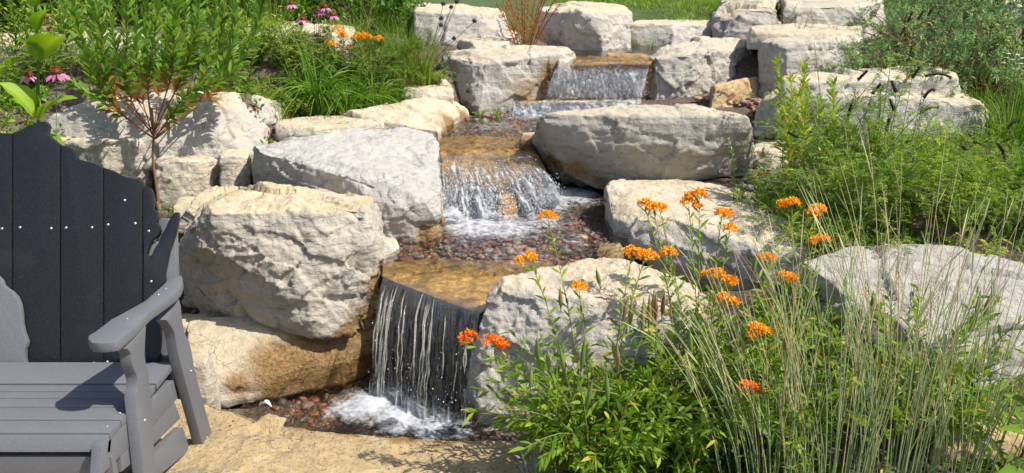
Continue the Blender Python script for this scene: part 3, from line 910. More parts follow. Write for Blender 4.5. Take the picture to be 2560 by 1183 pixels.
def waterfall(label, up, lip, foot, n_u, n_v, material, power, foamf, seed, hug=0.0, drops=60, strands=0, amp=.012, mat_strand=None, spread=.05, srad=.0055):
    root = empty('waterfall', foot[len(foot) // 2])
    tag(root, label, 'waterfall')
    base = np.array(root.location)

    def along(pts, u):
        pts = np.array(pts)
        t = np.linspace(0, 1, len(pts))
        return np.column_stack([np.interp(u, t, pts[:, c]) for c in range(3)])

    def pos(u, v, kick=0.0):
        """v<0: film on the crest, 0..1 falling"""
        A, L, B = along(up, u), along(lip, u), along(foot, u)
        vv = np.clip(v, 0, 1)[:, None]
        P = L + (B - L) * np.column_stack([vv[:, 0] ** (1 / power), vv[:, 0] ** (1 / power), vv[:, 0]])
        neg = np.clip(-v, 0, 1)[:, None]
        return P + (A - L) * neg

    u, v = np.meshgrid(np.linspace(0, 1, n_u), np.linspace(-.22, 1, n_v))
    u, v = u.ravel(), v.ravel()
    P = pos(u, v)
    q = np.column_stack([u * 22, v * 2.2, np.zeros(u.size)])
    vp = np.clip(v, 0, 1)
    d = (.25 + vp) * amp * (fbm(q, seed, 3) + .7 * fbm(q * np.array([2.7, 2.5, 1]), seed + 5, 3))
    P[:, 1] -= d * (v > -.2)
    P[:, 2] += d * .4
    fo = foamf(u, v)
    idx = np.arange(u.size).reshape(n_v, n_u)
    F = np.stack([idx[:-1, :-1].ravel(), idx[:-1, 1:].ravel(), idx[1:, 1:].ravel(), idx[1:, :-1].ravel()], 1)
    me = mesh_np('water_sheet', P - base, [F], {"fu": u * np.linalg.norm(np.array(lip[-1]) - np.array(lip[0])), "fv": v, "foam": fo})
    link('water_sheet', me, material, root)
    rs = np.random.RandomState(seed)
    if strands:
        VV, FF, fv_, fu_ = [], [], [], []
        nb = 0
        cl = rs.choice([.04, .10, .15, .27, .31, .42, .46, .49, .54, .67, .8, .92], strands) + rs.normal(0, .012, strands)
        for k in range(strands):
            uu = float(np.clip(cl[k], .01, .99))
            v0, v1 = rs.uniform(-.03, .10), rs.uniform(.55, 1.02)
            if k % 3 == 2:
                v0 = rs.uniform(.1, .6)
                v1 = min(1.02, v0 + rs.uniform(.15, .5))
            m_ = 34
            t = np.linspace(v0, v1, m_)
            ux = uu + .007 * np.sin(t * rs.uniform(4, 16) + rs.rand() * 6) + .004 * np.sin(t * rs.uniform(18, 34) + rs.rand() * 6) + .05 * (rs.rand() - .5) * t
            c = pos(np.clip(ux, 0, 1), t)
            c[:, 1] -= .008 + .006 * rs.rand()
            r0 = rs.uniform(.4, 1.0) * srad
            rad = r0 * (.55 + .5 * np.abs(np.sin(t * rs.uniform(5, 13) + rs.rand() * 9))) * np.clip((t - v0) * 14 + .15, 0, 1) * np.clip((v1 - t) * 9 + .1, 0, 1)
            a = np.linspace(0, 2 * np.pi, 7)[:-1]
            ring = c[:, None, :] + np.stack([np.outer(rad * 1.5, np.cos(a)), np.outer(rad * .7, np.sin(a)), np.zeros((m_, 6))], 2)
            VV.append(ring.reshape(-1, 3))
            i0 = nb + np.arange(m_ - 1)[:, None] * 6 + np.arange(6)[None, :]
            i1 = nb + np.arange(m_ - 1)[:, None] * 6 + (np.arange(6)[None, :] + 1) % 6
            FF.append(np.stack([i0, i1, i1 + 6, i0 + 6], 2).reshape(-1, 4))
            nb += m_ * 6
        o = link('water_strands', mesh_np('water_strands', np.concatenate(VV) - base, [np.concatenate(FF)]), mat_strand, root)
        o['kind'] = 'stuff'
    if drops:
        uu = rs.rand(drops)
        vv = rs.beta(2.2, 1.1, drops)
        c = pos(uu, vv)
        c[:, 1] -= rs.exponential(spread, drops)
        c[:, 2] += rs.normal(0, .02, drops) + rs.exponential(spread * .5, drops) * (vv > .7)
        c[:, 0] += rs.normal(0, .02, drops)
        bm = bmesh.new()
        bmesh.ops.create_icosphere(bm, subdivisions=1, radius=1)
        sv = np.array([v.co[:] for v in bm.verts])
        sf = np.array([[v.index for v in f.verts] for f in bm.faces])
        bm.free()
        rr = .0007 + .0019 * rs.rand(drops) ** 2.2
        VV = (sv[None] * rr[:, None, None] * np.array([1, 1, 1.35]) + (c - base)[:, None, :]).reshape(-1, 3)
        FF = (sf[None] + (np.arange(drops) * len(sv))[:, None, None]).reshape(-1, 3)
        me = mesh_np('spray', VV, [FF])
        o = link('spray', me, DROPS, root)
        o['kind'] = 'stuff'
    return root


def strand_material():
    m, n, l, p = mat("water_strand")
    n.remove(p)
    nt = m.node_tree
    co = objco(nt)
    nrm = bump(nt, noise_tex(nt, co, 60, 3), .6, .01)
    w = clear_water(nt, l, nrm, (.97, .97, .95), .04, 1.33, .6)
    mx = node(nt, "ShaderNodeMixShader")
    mx.inputs[0].default_value = .28
    l.new(w, mx.inputs[1])
    l.new(white_water(nt, l, nrm, (.82, .78, .68)), mx.inputs[2])
    l.new(mx.outputs[0], n["Material Output"].inputs[0])
    return m


STRAND = strand_material()
waterfall('lowest waterfall, a dark clear sheet with glassy strands pouring off the golden ledge into foam',
          [Z(955, 668, .318), Z(1080, 680, .316), Z(1180, 690, .316), Z(1290, 705, .316)],
          [Z(958, 694, .310), Z(1015, 714, .309), Z(1080, 740, .308), Z(1140, 764, .308), Z(1200, 784, .308)],
          [Z(925, 985, -.08), Z(975, 1010, -.08), Z(1050, 1045, -.08), Z(1120, 1055, -.08), Z(1180, 1062, -.08)],
          170, 120, fall_material("fall_clear", 58, .55, .46, 1.05, 3), 1.9,
          lambda u, v: (.20 + .16 * np.exp(-((u - .42) / .16) ** 2) - .12 * (u > .72)) * (v > 0) + .62 * np.clip(v - .72, 0, 1) / .28 + .10 * np.exp(-((v - .06) / .05) ** 2), 11, drops=150, strands=30, amp=.02, mat_strand=STRAND, spread=.016, srad=.0026)
waterfall('middle waterfall, white broken water over a golden rounded stone',
          [Z(1096, 350, .567), Z(1210, 346, .568), Z(1330, 350, .567)],
          [Z(1096, 398, .560), Z(1200, 394, .565), Z(1335, 404, .560)],
          [Y(1108, 540, 4.04), Y(1180, 544, 4.0), Y(1262, 544, 3.99), Y(1345, 526, 4.04), Y(1410, 500, 4.12)],
          150, 90, fall_material("fall_white", 17, 8.5, .12, .74, 7), 1.3,
          lambda u, v: np.clip(v - .04, 0, 1) ** .55 * 1.0 + .02 + .35 * np.clip(v - .6, 0, 1) - .45 * np.exp(-(((u - .56) / .09) ** 2 + ((v - .62) / .28) ** 2)) - .3 * np.exp(-(((u - .28) / .07) ** 2 + ((v - .6) / .25) ** 2)),
          23, drops=6500, strands=0, amp=.055, mat_strand=STRAND, spread=.04, srad=.0035)
waterfall('top waterfall, white water tumbling off the rounded golden crest',
          [Z(1396, 143, .912), Z(1500, 140, .912), Z(1630, 142, .912)],
          [Z(1394, 163, .895), Z(1500, 160, .90), Z(1625, 162, .895)],
          [Y(1366, 246, 5.72), Y(1500, 250, 5.71), Y(1606, 247, 5.72)],
          130, 70, fall_material("fall_top", 13, 6.5, .10, .70, 5), 1.5,
          lambda u, v: np.clip((v - .10), 0, 1) ** .4 * 1.05 + .02 + .2 * np.clip(v - .7, 0, 1), 37, drops=5500, strands=0, amp=.055, mat_strand=STRAND, spread=.045, srad=.004)
waterfall('low step of white water below the top waterfall',
          [Z(1345, 236, .668), Z(1480, 235, .668), Z(1604, 233, .668)],
          [Z(1288, 254, .652), Z(1420, 256, .655), Z(1602, 250, .655)],
          [Y(1280, 294, 5.54), Y(1420, 297, 5.54), Y(1605, 290, 5.56)],
          130, 50, fall_material("fall_step", 18, 4.0, .05, .6, 9), 1.4,
          lambda u, v: .22 + .75 * np.clip(v + .05, 0, 1) ** .5 - .35 * (u < .22) * np.clip(.9 - v, 0, 1), 41, drops=2800, strands=0, amp=.025, mat_strand=STRAND, spread=.03)


# ---------------------------------------------------------------- river pebbles
def pebble_mat(name, c):
    m, n, l, p = mat("pebble_" + name)
    nt = m.node_tree
    co = objco(nt)
    f = noise_tex(nt, co, 45, 5, .65)
    l.new(ramp(nt, f, [(.3, tuple(.6 * v for v in c)), (.5, c), (.72, tuple(1.5 * v for v in c))]), p.inputs['Base Color'])
    p.inputs['Roughness'].default_value = .32
    l.new(bump(nt, noise_tex(nt, co, 140, 3), .3, .004), p.inputs['Normal'])
    return m


PCOL = [('red brown', (.23, .075, .05)), ('purple grey', (.27, .155, .16)), ('tan', (.44, .27, .14)), ('rusty orange', (.43, .15, .055)), ('grey', (.27, .25, .225)), ('dark', (.075, .065, .06)), ('pale cream', (.5, .43, .34))]
PMAT = [pebble_mat(a.replace(' ', '_'), c) for a, c in PCOL]
_pb = {}


def pebble_mesh(kind, mi):
    if (kind, mi) not in _pb:
        bm = bmesh.new()
        bmesh.ops.create_icosphere(bm, subdivisions=3, radius=1)
        V = np.array([v.co[:] for v in bm.verts])
        rs = np.random.RandomState(kind * 7 + 1)
        V = V * np.array([1, rs.uniform(.65, .9), rs.uniform(.45, .72)])
        V = V * (1 + .16 * fbm(V * 1.1, kind * 5 + 3, 2))[:, None]
        for k in range(3):
            n_ = rs.normal(size=3)
            n_ /= np.linalg.norm(n_)
            pr = V @ n_
            V -= np.outer(np.clip(pr - pr.max() * rs.uniform(.72, .92), 0, None), n_) * .8
        for v, c in zip(bm.verts, V):
            v.co = c
        me = bpy.data.meshes.new('pebble')
        bm.to_mesh(me)
        bm.free()
        me.polygons.foreach_set("use_smooth", np.ones(len(me.polygons), bool))
        me.materials.append(PMAT[mi])
        _pb[(kind, mi)] = me
    return _pb[(kind, mi)]


def pebbles(n, poly, z, rmin, rmax, where, group, probs, seed, sink=.25):
    rs = np.random.RandomState(seed)
    xs, ys = [p[0] for p in poly], [p[1] for p in poly]
    got = []
    for k in range(n * 40):
        if len(got) >= n:
            break
        a, b = rs.uniform(min(xs), max(xs)), rs.uniform(min(ys), max(ys))
        if not inpoly(np.array([a]), np.array([b]), poly)[0]:
            continue
        p = Z(a, b, z)
        r = rs.uniform(rmin, rmax) * rs.uniform(.75, 1.1)
        if any((p[0] - g[0]) ** 2 + (p[1] - g[1]) ** 2 < (.72 * (r + g[2])) ** 2 for g in got):
            continue
        got.append((p[0], p[1], r))
    for (x, y, r) in got:
        mi = rs.choice(len(PCOL), p=np.array(probs) / sum(probs))
        o = bpy.data.objects.new('pebble', pebble_mesh(rs.randint(6), int(mi)))
        COL.objects.link(o)
        o.location = (x, y, gz(x, y) + r * (.6 - sink))
        o.rotation_euler = (rs.normal(0, .25), rs.normal(0, .25), rs.uniform(0, 6.28))
        o.scale = (r, r, r)
        tag(o, PCOL[mi][0] + ' river pebble ' + where, 'pebble', group)


pebbles(120, [(955, 640), (1000, 612), (1110, 590), (1200, 560), (1400, 545), (1490, 560), (1500, 640), (1370, 668), (1180, 660), (1000, 660)], .29, .018, .032, 'in the shallow stream bed above the lowest waterfall', 'pebbles in the stream bed above the lowest fall', [4, 2, 1.6, 2, 1.2, 1.5, .2], 5)
pebbles(34, [(1060, 620), (955, 655), (1010, 662), (1180, 664), (1180, 640)], .30, .02, .034, 'at the dry bed edge left of the golden ledge', 'pebbles at the left edge of the bed', [4, 1.5, 1.5, 1.5, 1.5, 2, .6], 6, sink=-.1)
pebbles(50, [(660, 1012), (760, 960), (940, 920), (940, 960), (860, 1000), (850, 1050), (720, 1040)], -.25, .016, .03, 'under the shallow water of the lowest pool', 'pebbles in the lowest pool', [2.2, 2.5, 2, 1, 1, 4, .2], 7)
pebbles(26, [(1120, 340), (1180, 300), (1300, 300), (1330, 330), (1300, 342)], .53, .018, .032, 'under the dark water of the middle pool', 'pebbles in the middle pool', [3, 3, 1.5, 1, 1.5, 2, .3], 8)
pebbles(24, [(1880, 350), (1880, 300), (1915, 285), (1950, 330), (1960, 350)], .54, .022, .042, 'in the pile right of the large undercut boulder', 'pebbles right of the undercut boulder', [.6, 3, 3, .5, 3, .4, 3], 9, sink=-.05)
pebbles(36, [(1830, 475), (1850, 440), (1900, 400), (1945, 430), (1940, 480), (1880, 480)], .42, .014, .03, 'between the undercut boulder and the grass', 'pebbles below the undercut boulder', [1.4, 4, 1, .6, 3, 1.5, 1.2], 10, sink=-.05)
pebbles(20, [(1740, 270), (1760, 256), (1880, 268), (1920, 275), (1900, 285)], .62, .02, .036, 'in the row behind the large undercut boulder', 'pebbles behind the undercut boulder', [.6, 3, 2, .5, 3, 1, 2], 11, sink=-.05)
pebbles(14, [(612, 372), (640, 350), (690, 338), (690, 352), (650, 366)], .60, .014, .026, 'between the long grey boulder and cream slab', 'pebbles in the left gap', [.7, 3, 2, .6, 2, .3, 2], 12, sink=-.05)
pebbles(8, [(630, 452), (650, 448), (690, 462), (680, 470), (640, 466)], .40, .012, .022, 'on top behind the massive pale boulder', 'pebbles behind the massive boulder', [2, 3, 1, 0, 1, 0, 1], 13, sink=-.05)
pebbles(14, [(885, 262), (960, 246), (1005, 250), (1000, 262), (900, 272)], .70, .02, .034, 'on the soil above the low cream slab', 'pebbles above the low slab', [1, 3, 2, 1, 2, .3, 2], 14, sink=-.05)
pebbles(5, [(1055, 198), (1060, 180), (1100, 176), (1108, 198)], .80, .022, .036, 'beside the big square boulder above the small cream stone', 'pebbles beside the square boulder', [0, 2, 2, 2, 1, 0, 1], 15, sink=-.05)
pebbles(3, [(450, 782), (455, 772), (512, 772), (512, 786)], .0, .018, .026, 'between the massive boulder and the chair leg', 'pebbles beside the chair', [1, 1, 2, 2, 0, 0, 0], 16, sink=-.1)


def gravel(label, poly, z, n, rmin, rmax, seed, zfix=None):
    rs = np.random.RandomState(seed)
    P = np.array([Z(a, b, z)[:2] for a, b in poly])
    bm = bmesh.new()
    bmesh.ops.create_icosphere(bm, subdivisions=1, radius=1)
    sv = np.array([v.co[:] for v in bm.verts])
    sf = np.array([[v.index for v in f.verts] for f in bm.faces])
    bm.free()
    xs = rs.uniform(P[:, 0].min(), P[:, 0].max(), n * 3)
    ys = rs.uniform(P[:, 1].min(), P[:, 1].max(), n * 3)
    k = inpoly(xs, ys, P)
    xs, ys = xs[k][:n], ys[k][:n]
    zs = ground_z(xs, ys) if zfix is None else np.full(len(xs), zfix)
    VV, FF, TT = [], [], []
    for i in range(len(xs)):
        r = rs.uniform(rmin, rmax)
        a = rs.uniform(0, 6.28)
        q = sv * np.array([1, .75, .6]) * r * rs.uniform(.8, 1.2, 3)
        q = np.column_stack([q[:, 0] * math.cos(a) - q[:, 1] * math.sin(a), q[:, 0] * math.sin(a) + q[:, 1] * math.cos(a), q[:, 2]])
        VV.append(q + np.array([xs[i], ys[i], zs[i] + r * .3]))
        FF.append(sf + i * len(sv))
        TT.append(np.full(len(sv), rs.rand()))
    me = mesh_np('gravel', np.concatenate(VV), [np.concatenate(FF)], {"tint": np.concatenate(TT)})
    o = link('gravel', me, GRAVEL)
    return tag(o, label, kind='stuff')


GRAVEL, _n, _l, _p = mat("gravel")
_l.new(ramp(GRAVEL.node_tree, attr(GRAVEL.node_tree, "tint"), [(0, (.18, .07, .05)), (.25, (.24, .13, .12)), (.45, (.33, .18, .09)), (.6, (.1, .08, .07)), (.75, (.26, .11, .06)), (.9, (.24, .22, .2)), (1, (.42, .36, .28))], 'CONSTANT'), _p.inputs['Base Color'])
_p.inputs['Roughness'].default_value = .25
gravel('small red and brown gravel covering the bed above the lowest waterfall', [(930, 660), (1000, 600), (1120, 560), (1250, 500), (1500, 470), (1560, 640), (1380, 680), (1180, 668)], .28, 1500, .008, .02, 3)
gravel('small brown gravel under the lowest pool', [(660, 1020), (760, 930), (960, 880), (1190, 950), (1150, 1080), (800, 1060)], -.2, 700, .008, .02, 4)
gravel('small brown gravel under the middle pool', [(1080, 350), (1150, 290), (1320, 270), (1380, 330), (1330, 345)], .53, 500, .010, .022, 5)
gravel('small gravel between the stones right of the stream', [(1740, 270), (1890, 250), (1960, 300), (1960, 350), (1880, 350), (1870, 280)], .6, 350, .010, .022, 6)
gravel('small gravel in the gap below the undercut boulder', [(1800, 480), (1870, 400), (1960, 420), (1990, 490), (1900, 495)], .42, 400, .008, .018, 7)
gravel('small gravel between the stones left of the stream', [(600, 378), (640, 340), (960, 320), (980, 332), (700, 345), (660, 380)], .6, 300, .007, .016, 8)
# ---------------------------------------------------------------- garden chair of recycled plastic boards
def plastic(name, c, speck, rough):
    m, n, l, p = mat(name)
    nt = m.node_tree
    co = objco(nt)
    f = noise_tex(nt, co, 230, 4, .75)
    g = noise_tex(nt, co, 6, 3, .6)
    a = mixc(nt, mth(nt, 'MULTIPLY', smooth(nt, f, .55, .72), .8), c, speck)
    a = mixc(nt, mth(nt, 'MULTIPLY', smooth(nt, g, .5, .75), .18), a, speck)
    l.new(a, p.inputs['Base Color'])
    p.inputs['Roughness'].default_value = rough
    l.new(bump(nt, f, .35, .003), p.inputs['Normal'])
    return m


BLACK = plastic("black_board", (.0105, .0112, .0135), (.055, .058, .066), .40)
GREY = plastic("grey_board", (.138, .142, .154), (.25, .255, .27), .5)
STEEL, _n, _l, _p = mat("screw_steel")
_p.inputs['Base Color'].default_value = (.62, .63, .65, 1)
_p.inputs['Metallic'].default_value = .8
_p.inputs['Roughness'].default_value = .35
CH = []
chair = empty('garden_chair', (-1.75, 2.2, 0))
tag(chair, 'dark grey slatted garden bench seat with a black wavy topped backrest, on the stone slab', 'garden chair')
CB = np.array(chair.location)


def board(name, poly, nrm, th, material, bev=.004, screws=(), parent=None, sr=.0045):
    """flat board: outline polygon (3D points on one plane), thickness th against nrm, rounded edges"""
    poly = [np.asarray(p, float) for p in poly]
    nrm = np.asarray(nrm, float)
    nrm = nrm / np.linalg.norm(nrm)
    bm = bmesh.new()
    vs = [bm.verts.new((p - CB).tolist()) for p in poly]
    f = bm.faces.new(vs)
    f.normal_update()
    if np.dot(np.array(f.normal), nrm) < 0:
        f.normal_flip()
    ex = bmesh.ops.extrude_face_region(bm, geom=[f])
    nv = [e for e in ex['geom'] if isinstance(e, bmesh.types.BMVert)]
    bmesh.ops.translate(bm, verts=nv, vec=(nrm * th).tolist())
    # extruding upwards along nrm: shift all back so the outline stays the front
    bmesh.ops.translate(bm, verts=bm.verts[:], vec=(-nrm * th).tolist())
    bmesh.ops.recalc_face_normals(bm, faces=bm.faces[:])
    if bev:
        es = [e for e in bm.edges if len(e.link_faces) == 2 and any(len(x.verts) > 4 or abs(np.dot(np.array(x.normal), nrm)) > .9 for x in e.link_faces)]
        bmesh.ops.bevel(bm, geom=es, offset=bev, segments=2, affect='EDGES', profile=.6, clamp_overlap=True)
    nmat = len(bm.faces)
    for s in screws:
        c = np.asarray(s, float) - CB + nrm * .0012
        q = Vector(nrm.tolist()).to_track_quat('Z', 'Y').to_matrix().to_4x4()
        r = bmesh.ops.create_uvsphere(bm, u_segments=10, v_segments=6, radius=sr, matrix=Matrix.Translation(c.tolist()) @ q @ Matrix.Diagonal((1, 1, .45, 1)))
        for v in r['verts']:
            for x in v.link_faces:
                x.material_index = 1
    me = bpy.data.meshes.new(name)
    bm.to_mesh(me)
    bm.free()
    me.materials.append(material)
    me.materials.append(STEEL)
    me.polygons.foreach_set("use_smooth", np.ones(len(me.polygons), bool))
    try:
        me.set_sharp_from_angle(angle=math.radians(40))
    except Exception:
        pass
    return link(name, me, None, parent or chair)


# backrest plane: leans back
P0 = np.array([-1.2, 2.33, .33])
BN = np.array([0, -math.cos(math.radians(21)), math.sin(math.radians(21))])


def bp(px, py, off=0.0):
    return onplane(px, py, P0 + BN * off, BN)


def bpoly(pts, off=0.0):
    return [bp(a, b, off) for a, b in pts]


MX = -1.75


def mirror(pts):
    return [np.array([2 * MX - p[0], p[1], p[2]]) for p in pts]


boards = [
    ([(-118, 1000), (-118, 338), (-60, 330), (0, 332), (29, 333), (29, 1000)], [(5, 572)]),
    ([(32, 1000), (32, 332), (45, 327), (60, 320), (72, 313), (85, 308), (97, 305), (110, 303), (118, 308), (121, 316), (118, 326), (117, 335), (130, 347), (149, 362), (149, 1000)], [(50, 569), (128, 571), (80, 910), (123, 912)]),
    ([(152, 1000), (152, 363), (168, 366), (178, 372), (186, 383), (192, 396), (200, 400), (220, 404), (240, 411), (257, 419), (257, 1000)], [(165, 570), (230, 569), (160, 910), (235, 908)]),
    ([(260, 1000), (260, 420), (280, 426), (295, 434), (312, 443), (330, 446), (345, 449), (355, 455), (355, 1000)], [(270, 562), (338, 559), (268, 905), (312, 501)]),
    ([(358, 1000), (358, 468), (366, 467), (374, 471), (380, 482), (382, 500), (381, 518), (378, 530), (386, 526), (392, 531), (393, 546), (390, 557), (396, 565), (399, 578), (396, 588), (384, 597), (377, 603), (372, 618), (366, 636), (374, 646), (380, 634), (387, 618), (397, 606), (405, 594), (411, 576), (419, 556), (430, 538), (437, 531), (444, 531), (445, 548), (436, 588), (428, 610), (421, 630), (414, 665), (409, 688), (411, 700), (405, 715), (393, 728), (389, 760), (399, 800), (400, 850), (394, 900), (392, 1000)], [(372, 578), (378, 704)]),
]
for k, (pl, sc) in enumerate(boards):
    board('back_board', bpoly(pl), BN, .022, BLACK, .004, bpoly(sc))
# the same boards on the far side of the bench, a step lower and out of the photograph
for pl, sc in boards[1:4]:
    top = [(a, b + 12) for a, b in pl]
    board('back_board', mirror(bpoly(top)), BN, .022, BLACK, .004)
for k in range(3):
    x0 = bp(-121 - 119 * k, 600)[0]
    x1 = bp(-121 - 119 * (k + 1) + 3, 600)[0]
    if x1 < 2 * MX - bp(152, 600)[0]:
        break
    board('back_board', [np.array([x, bp(0, yy)[1], bp(0, yy)[2]]) for x, yy in ((x0, 1000), (x0, 345), (x1, 345), (x1, 1000))], BN, .022, BLACK, .004)
# pale grey shaped panel fixed to the front of the black boards
gp = [(-160, 1000), (-160, 640), (-60, 660), (-8, 690), (2, 700), (6, 712), (14, 720), (28, 729), (40, 742), (48, 760), (52, 785), (53, 808), (57, 828), (66, 852), (66, 862), (61, 872), (60, 893), (64, 915), (70, 945), (74, 1000)]
board('grey_panel', bpoly(gp, .022), BN, .021, GREY, .004, bpoly([(36, 916)], .022))
# grey upright behind the wing of the backrest
board('back_upright', bpoly([(400, 960), (396, 800), (400, 700), (394, 560), (400, 546), (418, 545), (433, 556), (437, 580), (440, 690), (430, 760), (425, 960)], -.030), BN, .03, GREY, .004)
for zz, w in ((.62, .07), (.36, .08)):
    a = np.array([-1.10, 0, zz])
    yb = P0[1] + (zz - P0[2]) * math.tan(math.radians(21)) + .026
    board('back_rail', [np.array([x, yb + d * math.sin(math.radians(21)), zz + d]) for x, d in ((-1.16, 0), (-1.16, w), (2 * MX + 1.16, w), (2 * MX + 1.16, 0))], BN, .028, GREY, .003)

# side frame seen at the right (outer plane x = XO), mirrored to the other end
XO = -1.045
TH = .034


def xp(pts, x):
    return [X(a, b, x) for a, b in pts]


def cut(pts, z0=.004):
    return [np.array([p[0], p[1], max(p[2], z0)]) for p in pts]


fl = [(350, 1192), (340, 994), (343, 975), (345, 953), (341, 935), (333, 918), (329, 900), (328, 885), (318, 872), (366, 815), (364, 852), (363, 886), (366, 912), (372, 936), (378, 979), (382, 1042), (389, 1183)]
flp = xp(fl, XO)
y_b0 = flp[0][1] + .005
y_b1 = flp[-1][1] + .008
flp = [np.array([XO, y_b0, .004])] + flp[1:] + [np.array([XO, y_b1, .004])]
rl = [(511, 1137), (446, 886), (441, 855), (436, 830), (425, 812), (416, 800), (447, 744), (453, 765), (456, 800), (462, 832), (473, 852), (480, 880), (486, 920), (508, 1003), (532, 1093)]
rlp = cut(xp(rl, XO))
seat_r = [(252, 1090), (305, 1035), (376, 980), (431, 930), (442, 975), (382, 1042), (312, 1104), (247, 1168)]
mid_r = [(300, 1118), (384, 1046), (436, 1002), (452, 1046), (389, 1108), (305, 1180)]
low_r = [(300, 1225), (389, 1135), (458, 1068), (472, 1112), (471, 1139), (455, 1143), (396, 1192), (310, 1290)]
srp, mrp, lrp = [p - np.array([0, 0, .03]) for p in xp(seat_r, XO - TH - .002)], xp(mid_r, XO - TH - .004), xp(low_r, XO - TH - .002)
lrp = cut(lrp, .006)
ez = np.array([1.0, 0, 0])
armz = .600
arm = [(219, 846), (221, 838), (237, 829), (279, 797), (304, 784), (340, 764), (363, 751), (406, 713), (423, 697), (440, 690), (454, 687), (457, 700), (452, 716), (440, 731), (372, 780), (340, 814), (304, 845), (296, 851), (284, 855), (252, 858), (228, 856)]
armp = [Z(a, b, armz) for a, b in arm]
for side in (0, 1):
    M = (lambda p: mirror(p)) if side else (lambda p: p)
    nx = -ez if side else ez
    s1 = [flp[1] * .5 + flp[-2] * .5 + np.array([0, 0, -.03])]
    s2 = [X(477, 928, XO), X(517, 1094, XO)]
    board('front_leg', M(flp), nx, TH, GREY, .004, M([X(362, 1051, XO), X(350, 1040, XO)][:1]), sr=.006)
    board('rear_leg', M(rlp), nx, TH, GREY, .004, M(s2), sr=.005)
    for nm, pl in (('seat_rail', srp), ('side_rail', mrp), ('base_rail', lrp)):
        board(nm, M(pl), nx, .030, GREY, .004)
    board('arm', M(armp), (0, 0, 1), .030, GREY, .006, M([Z(396, 737, armz), Z(415, 722, armz), Z(318, 797, armz)]), sr=.003)

# seat slats following the dished seat
xr, xl = XO - TH - .002, 2 * MX - (XO - TH - .002)
edges = [(905, .352), (962, .348), (979, .350), (996, .352), (1018, .356), (1051, .362), (1084, .362)]
for (pa, za), (pb, zb_) in zip(edges[:-1], edges[1:]):
    A, B = Z(150, pa, za), Z(150, pb, zb_)
    B = B + (A - B) * .06
    n = np.cross([1, 0, 0], A - B)
    n = n if n[2] > 0 else -n
    xe = xr + .002
    cut_x = -1.19 if pa < 930 else xe
    board('seat_slat', [np.array([xe, A[1], A[2]]), np.array([xe, B[1], B[2]]), np.array([xl, B[1], B[2]]), np.array([xl, A[1], A[2]])], n, .024, GREY, .004,
          [np.array([xe - .02, (A[1] + B[1]) / 2, (A[2] + B[2]) / 2])] if pa > 1000 else [], sr=.003)
A, B = Z(150, 1086, .358), Z(150, 1131, .318)
n = np.cross([1, 0, 0], A - B)
n = n if n[2] > 0 else -n
board('seat_slat', [np.array([x, P[1], P[2]]) for x, P in ((xr, A), (xr, B), (xl, B), (xl, A))], n, .024, GREY, .005, [np.array([xr - .025, (A[1] + B[1]) / 2, (A[2] + B[2]) / 2])], sr=.004)
yb = B[1] + .006
board('front_apron', [np.array([x, yb, z]) for x, z in ((xr + .006, .300), (xr + .006, .205), (xl - .006, .205), (xl - .006, .300))], (0, -1, 0), .024, GREY, .005, [np.array([xr - .025, yb, .25])], sr=.005)
board('front_apron', [np.array([x, yb + .02, z]) for x, z in ((xr - .02, .17), (xr - .02, .06), (xl + .02, .06), (xl + .02, .17))], (0, -1, 0), .024, GREY, .005)
# ---------------------------------------------------------------- plant kit
def leaf_mat(name, stops, rough=.5, transl=.38, spec=.3):
    m, n, l, p = mat(name)
    nt = m.node_tree
    t = attr(nt, "tint")
    c = ramp(nt, t, stops)
    l.new(c, p.inputs['Base Color'])
    p.inputs['Roughness'].default_value = rough
    p.inputs['Specular IOR Level'].default_value = spec
    tr = node(nt, "ShaderNodeBsdfTranslucent")
    hs = node(nt, "ShaderNodeHueSaturation", i_Value=1.25, i_Saturation=1.1)
    l.new(c, hs.inputs['Color'])
    l.new(hs.outputs[0], tr.inputs[0])
    mx = node(nt, "ShaderNodeMixShader")
    mx.inputs[0].default_value = transl
    l.new(p.outputs[0], mx.inputs[1])
    l.new(tr.outputs[0], mx.inputs[2])
    l.new(mx.outputs[0], n["Material Output"].inputs[0])
    return m


L_WEED = leaf_mat("butterfly_weed_leaf", [(0, (0.0821, 0.163, 0.0158)), (0.5, (0.176, 0.306, 0.0238)), (0.85, (0.328, 0.441, 0.0396)), (1, (0.538, 0.418, 0.06))])
L_STEM = leaf_mat("green_stem", [(0, (.13, .19, .04)), (.5, (.26, .27, .09)), (1, (.25, .13, .06))], transl=.1)
L_FEATH = leaf_mat("feathery_leaf", [(0, (0.111, 0.209, 0.0172)), (0.5, (0.223, 0.365, 0.0257)), (0.85, (0.401, 0.504, 0.0429)), (1, (0.713, 0.557, 0.0715))])
L_FEATHD = leaf_mat("deep_feathery_leaf", [(0, (0.0739, 0.15, 0.0185)), (0.5, (0.161, 0.29, 0.0277)), (0.85, (0.271, 0.4, 0.0462)), (1, (0.493, 0.48, 0.077))])
L_BLUE = leaf_mat("blue_green_leaf", [(0, (0.092, 0.172, 0.069)), (0.5, (0.184, 0.328, 0.112)), (0.85, (0.313, 0.466, 0.172)), (1, (0.515, 0.535, 0.207))])
L_RED = leaf_mat("reddish_shrub_leaf", [(0, (.42, .10, .05)), (.22, (.42, .17, .045)), (.42, (.24, .22, .04)), (.6, (.11, .20, .022)), (.85, (.15, .29, .03)), (1, (.24, .36, .055))])
L_TWIG = leaf_mat("reddish_twig", [(0, (.26, .15, .07)), (.4, (.22, .07, .04)), (.75, (.11, .035, .03)), (1, (.10, .09, .03))], transl=0, rough=.6)
L_LUSH = leaf_mat("lush_leaf", [(0, (0.103, 0.208, 0.0198)), (0.5, (0.207, 0.372, 0.029)), (1, (0.397, 0.535, 0.0594))], transl=.4)
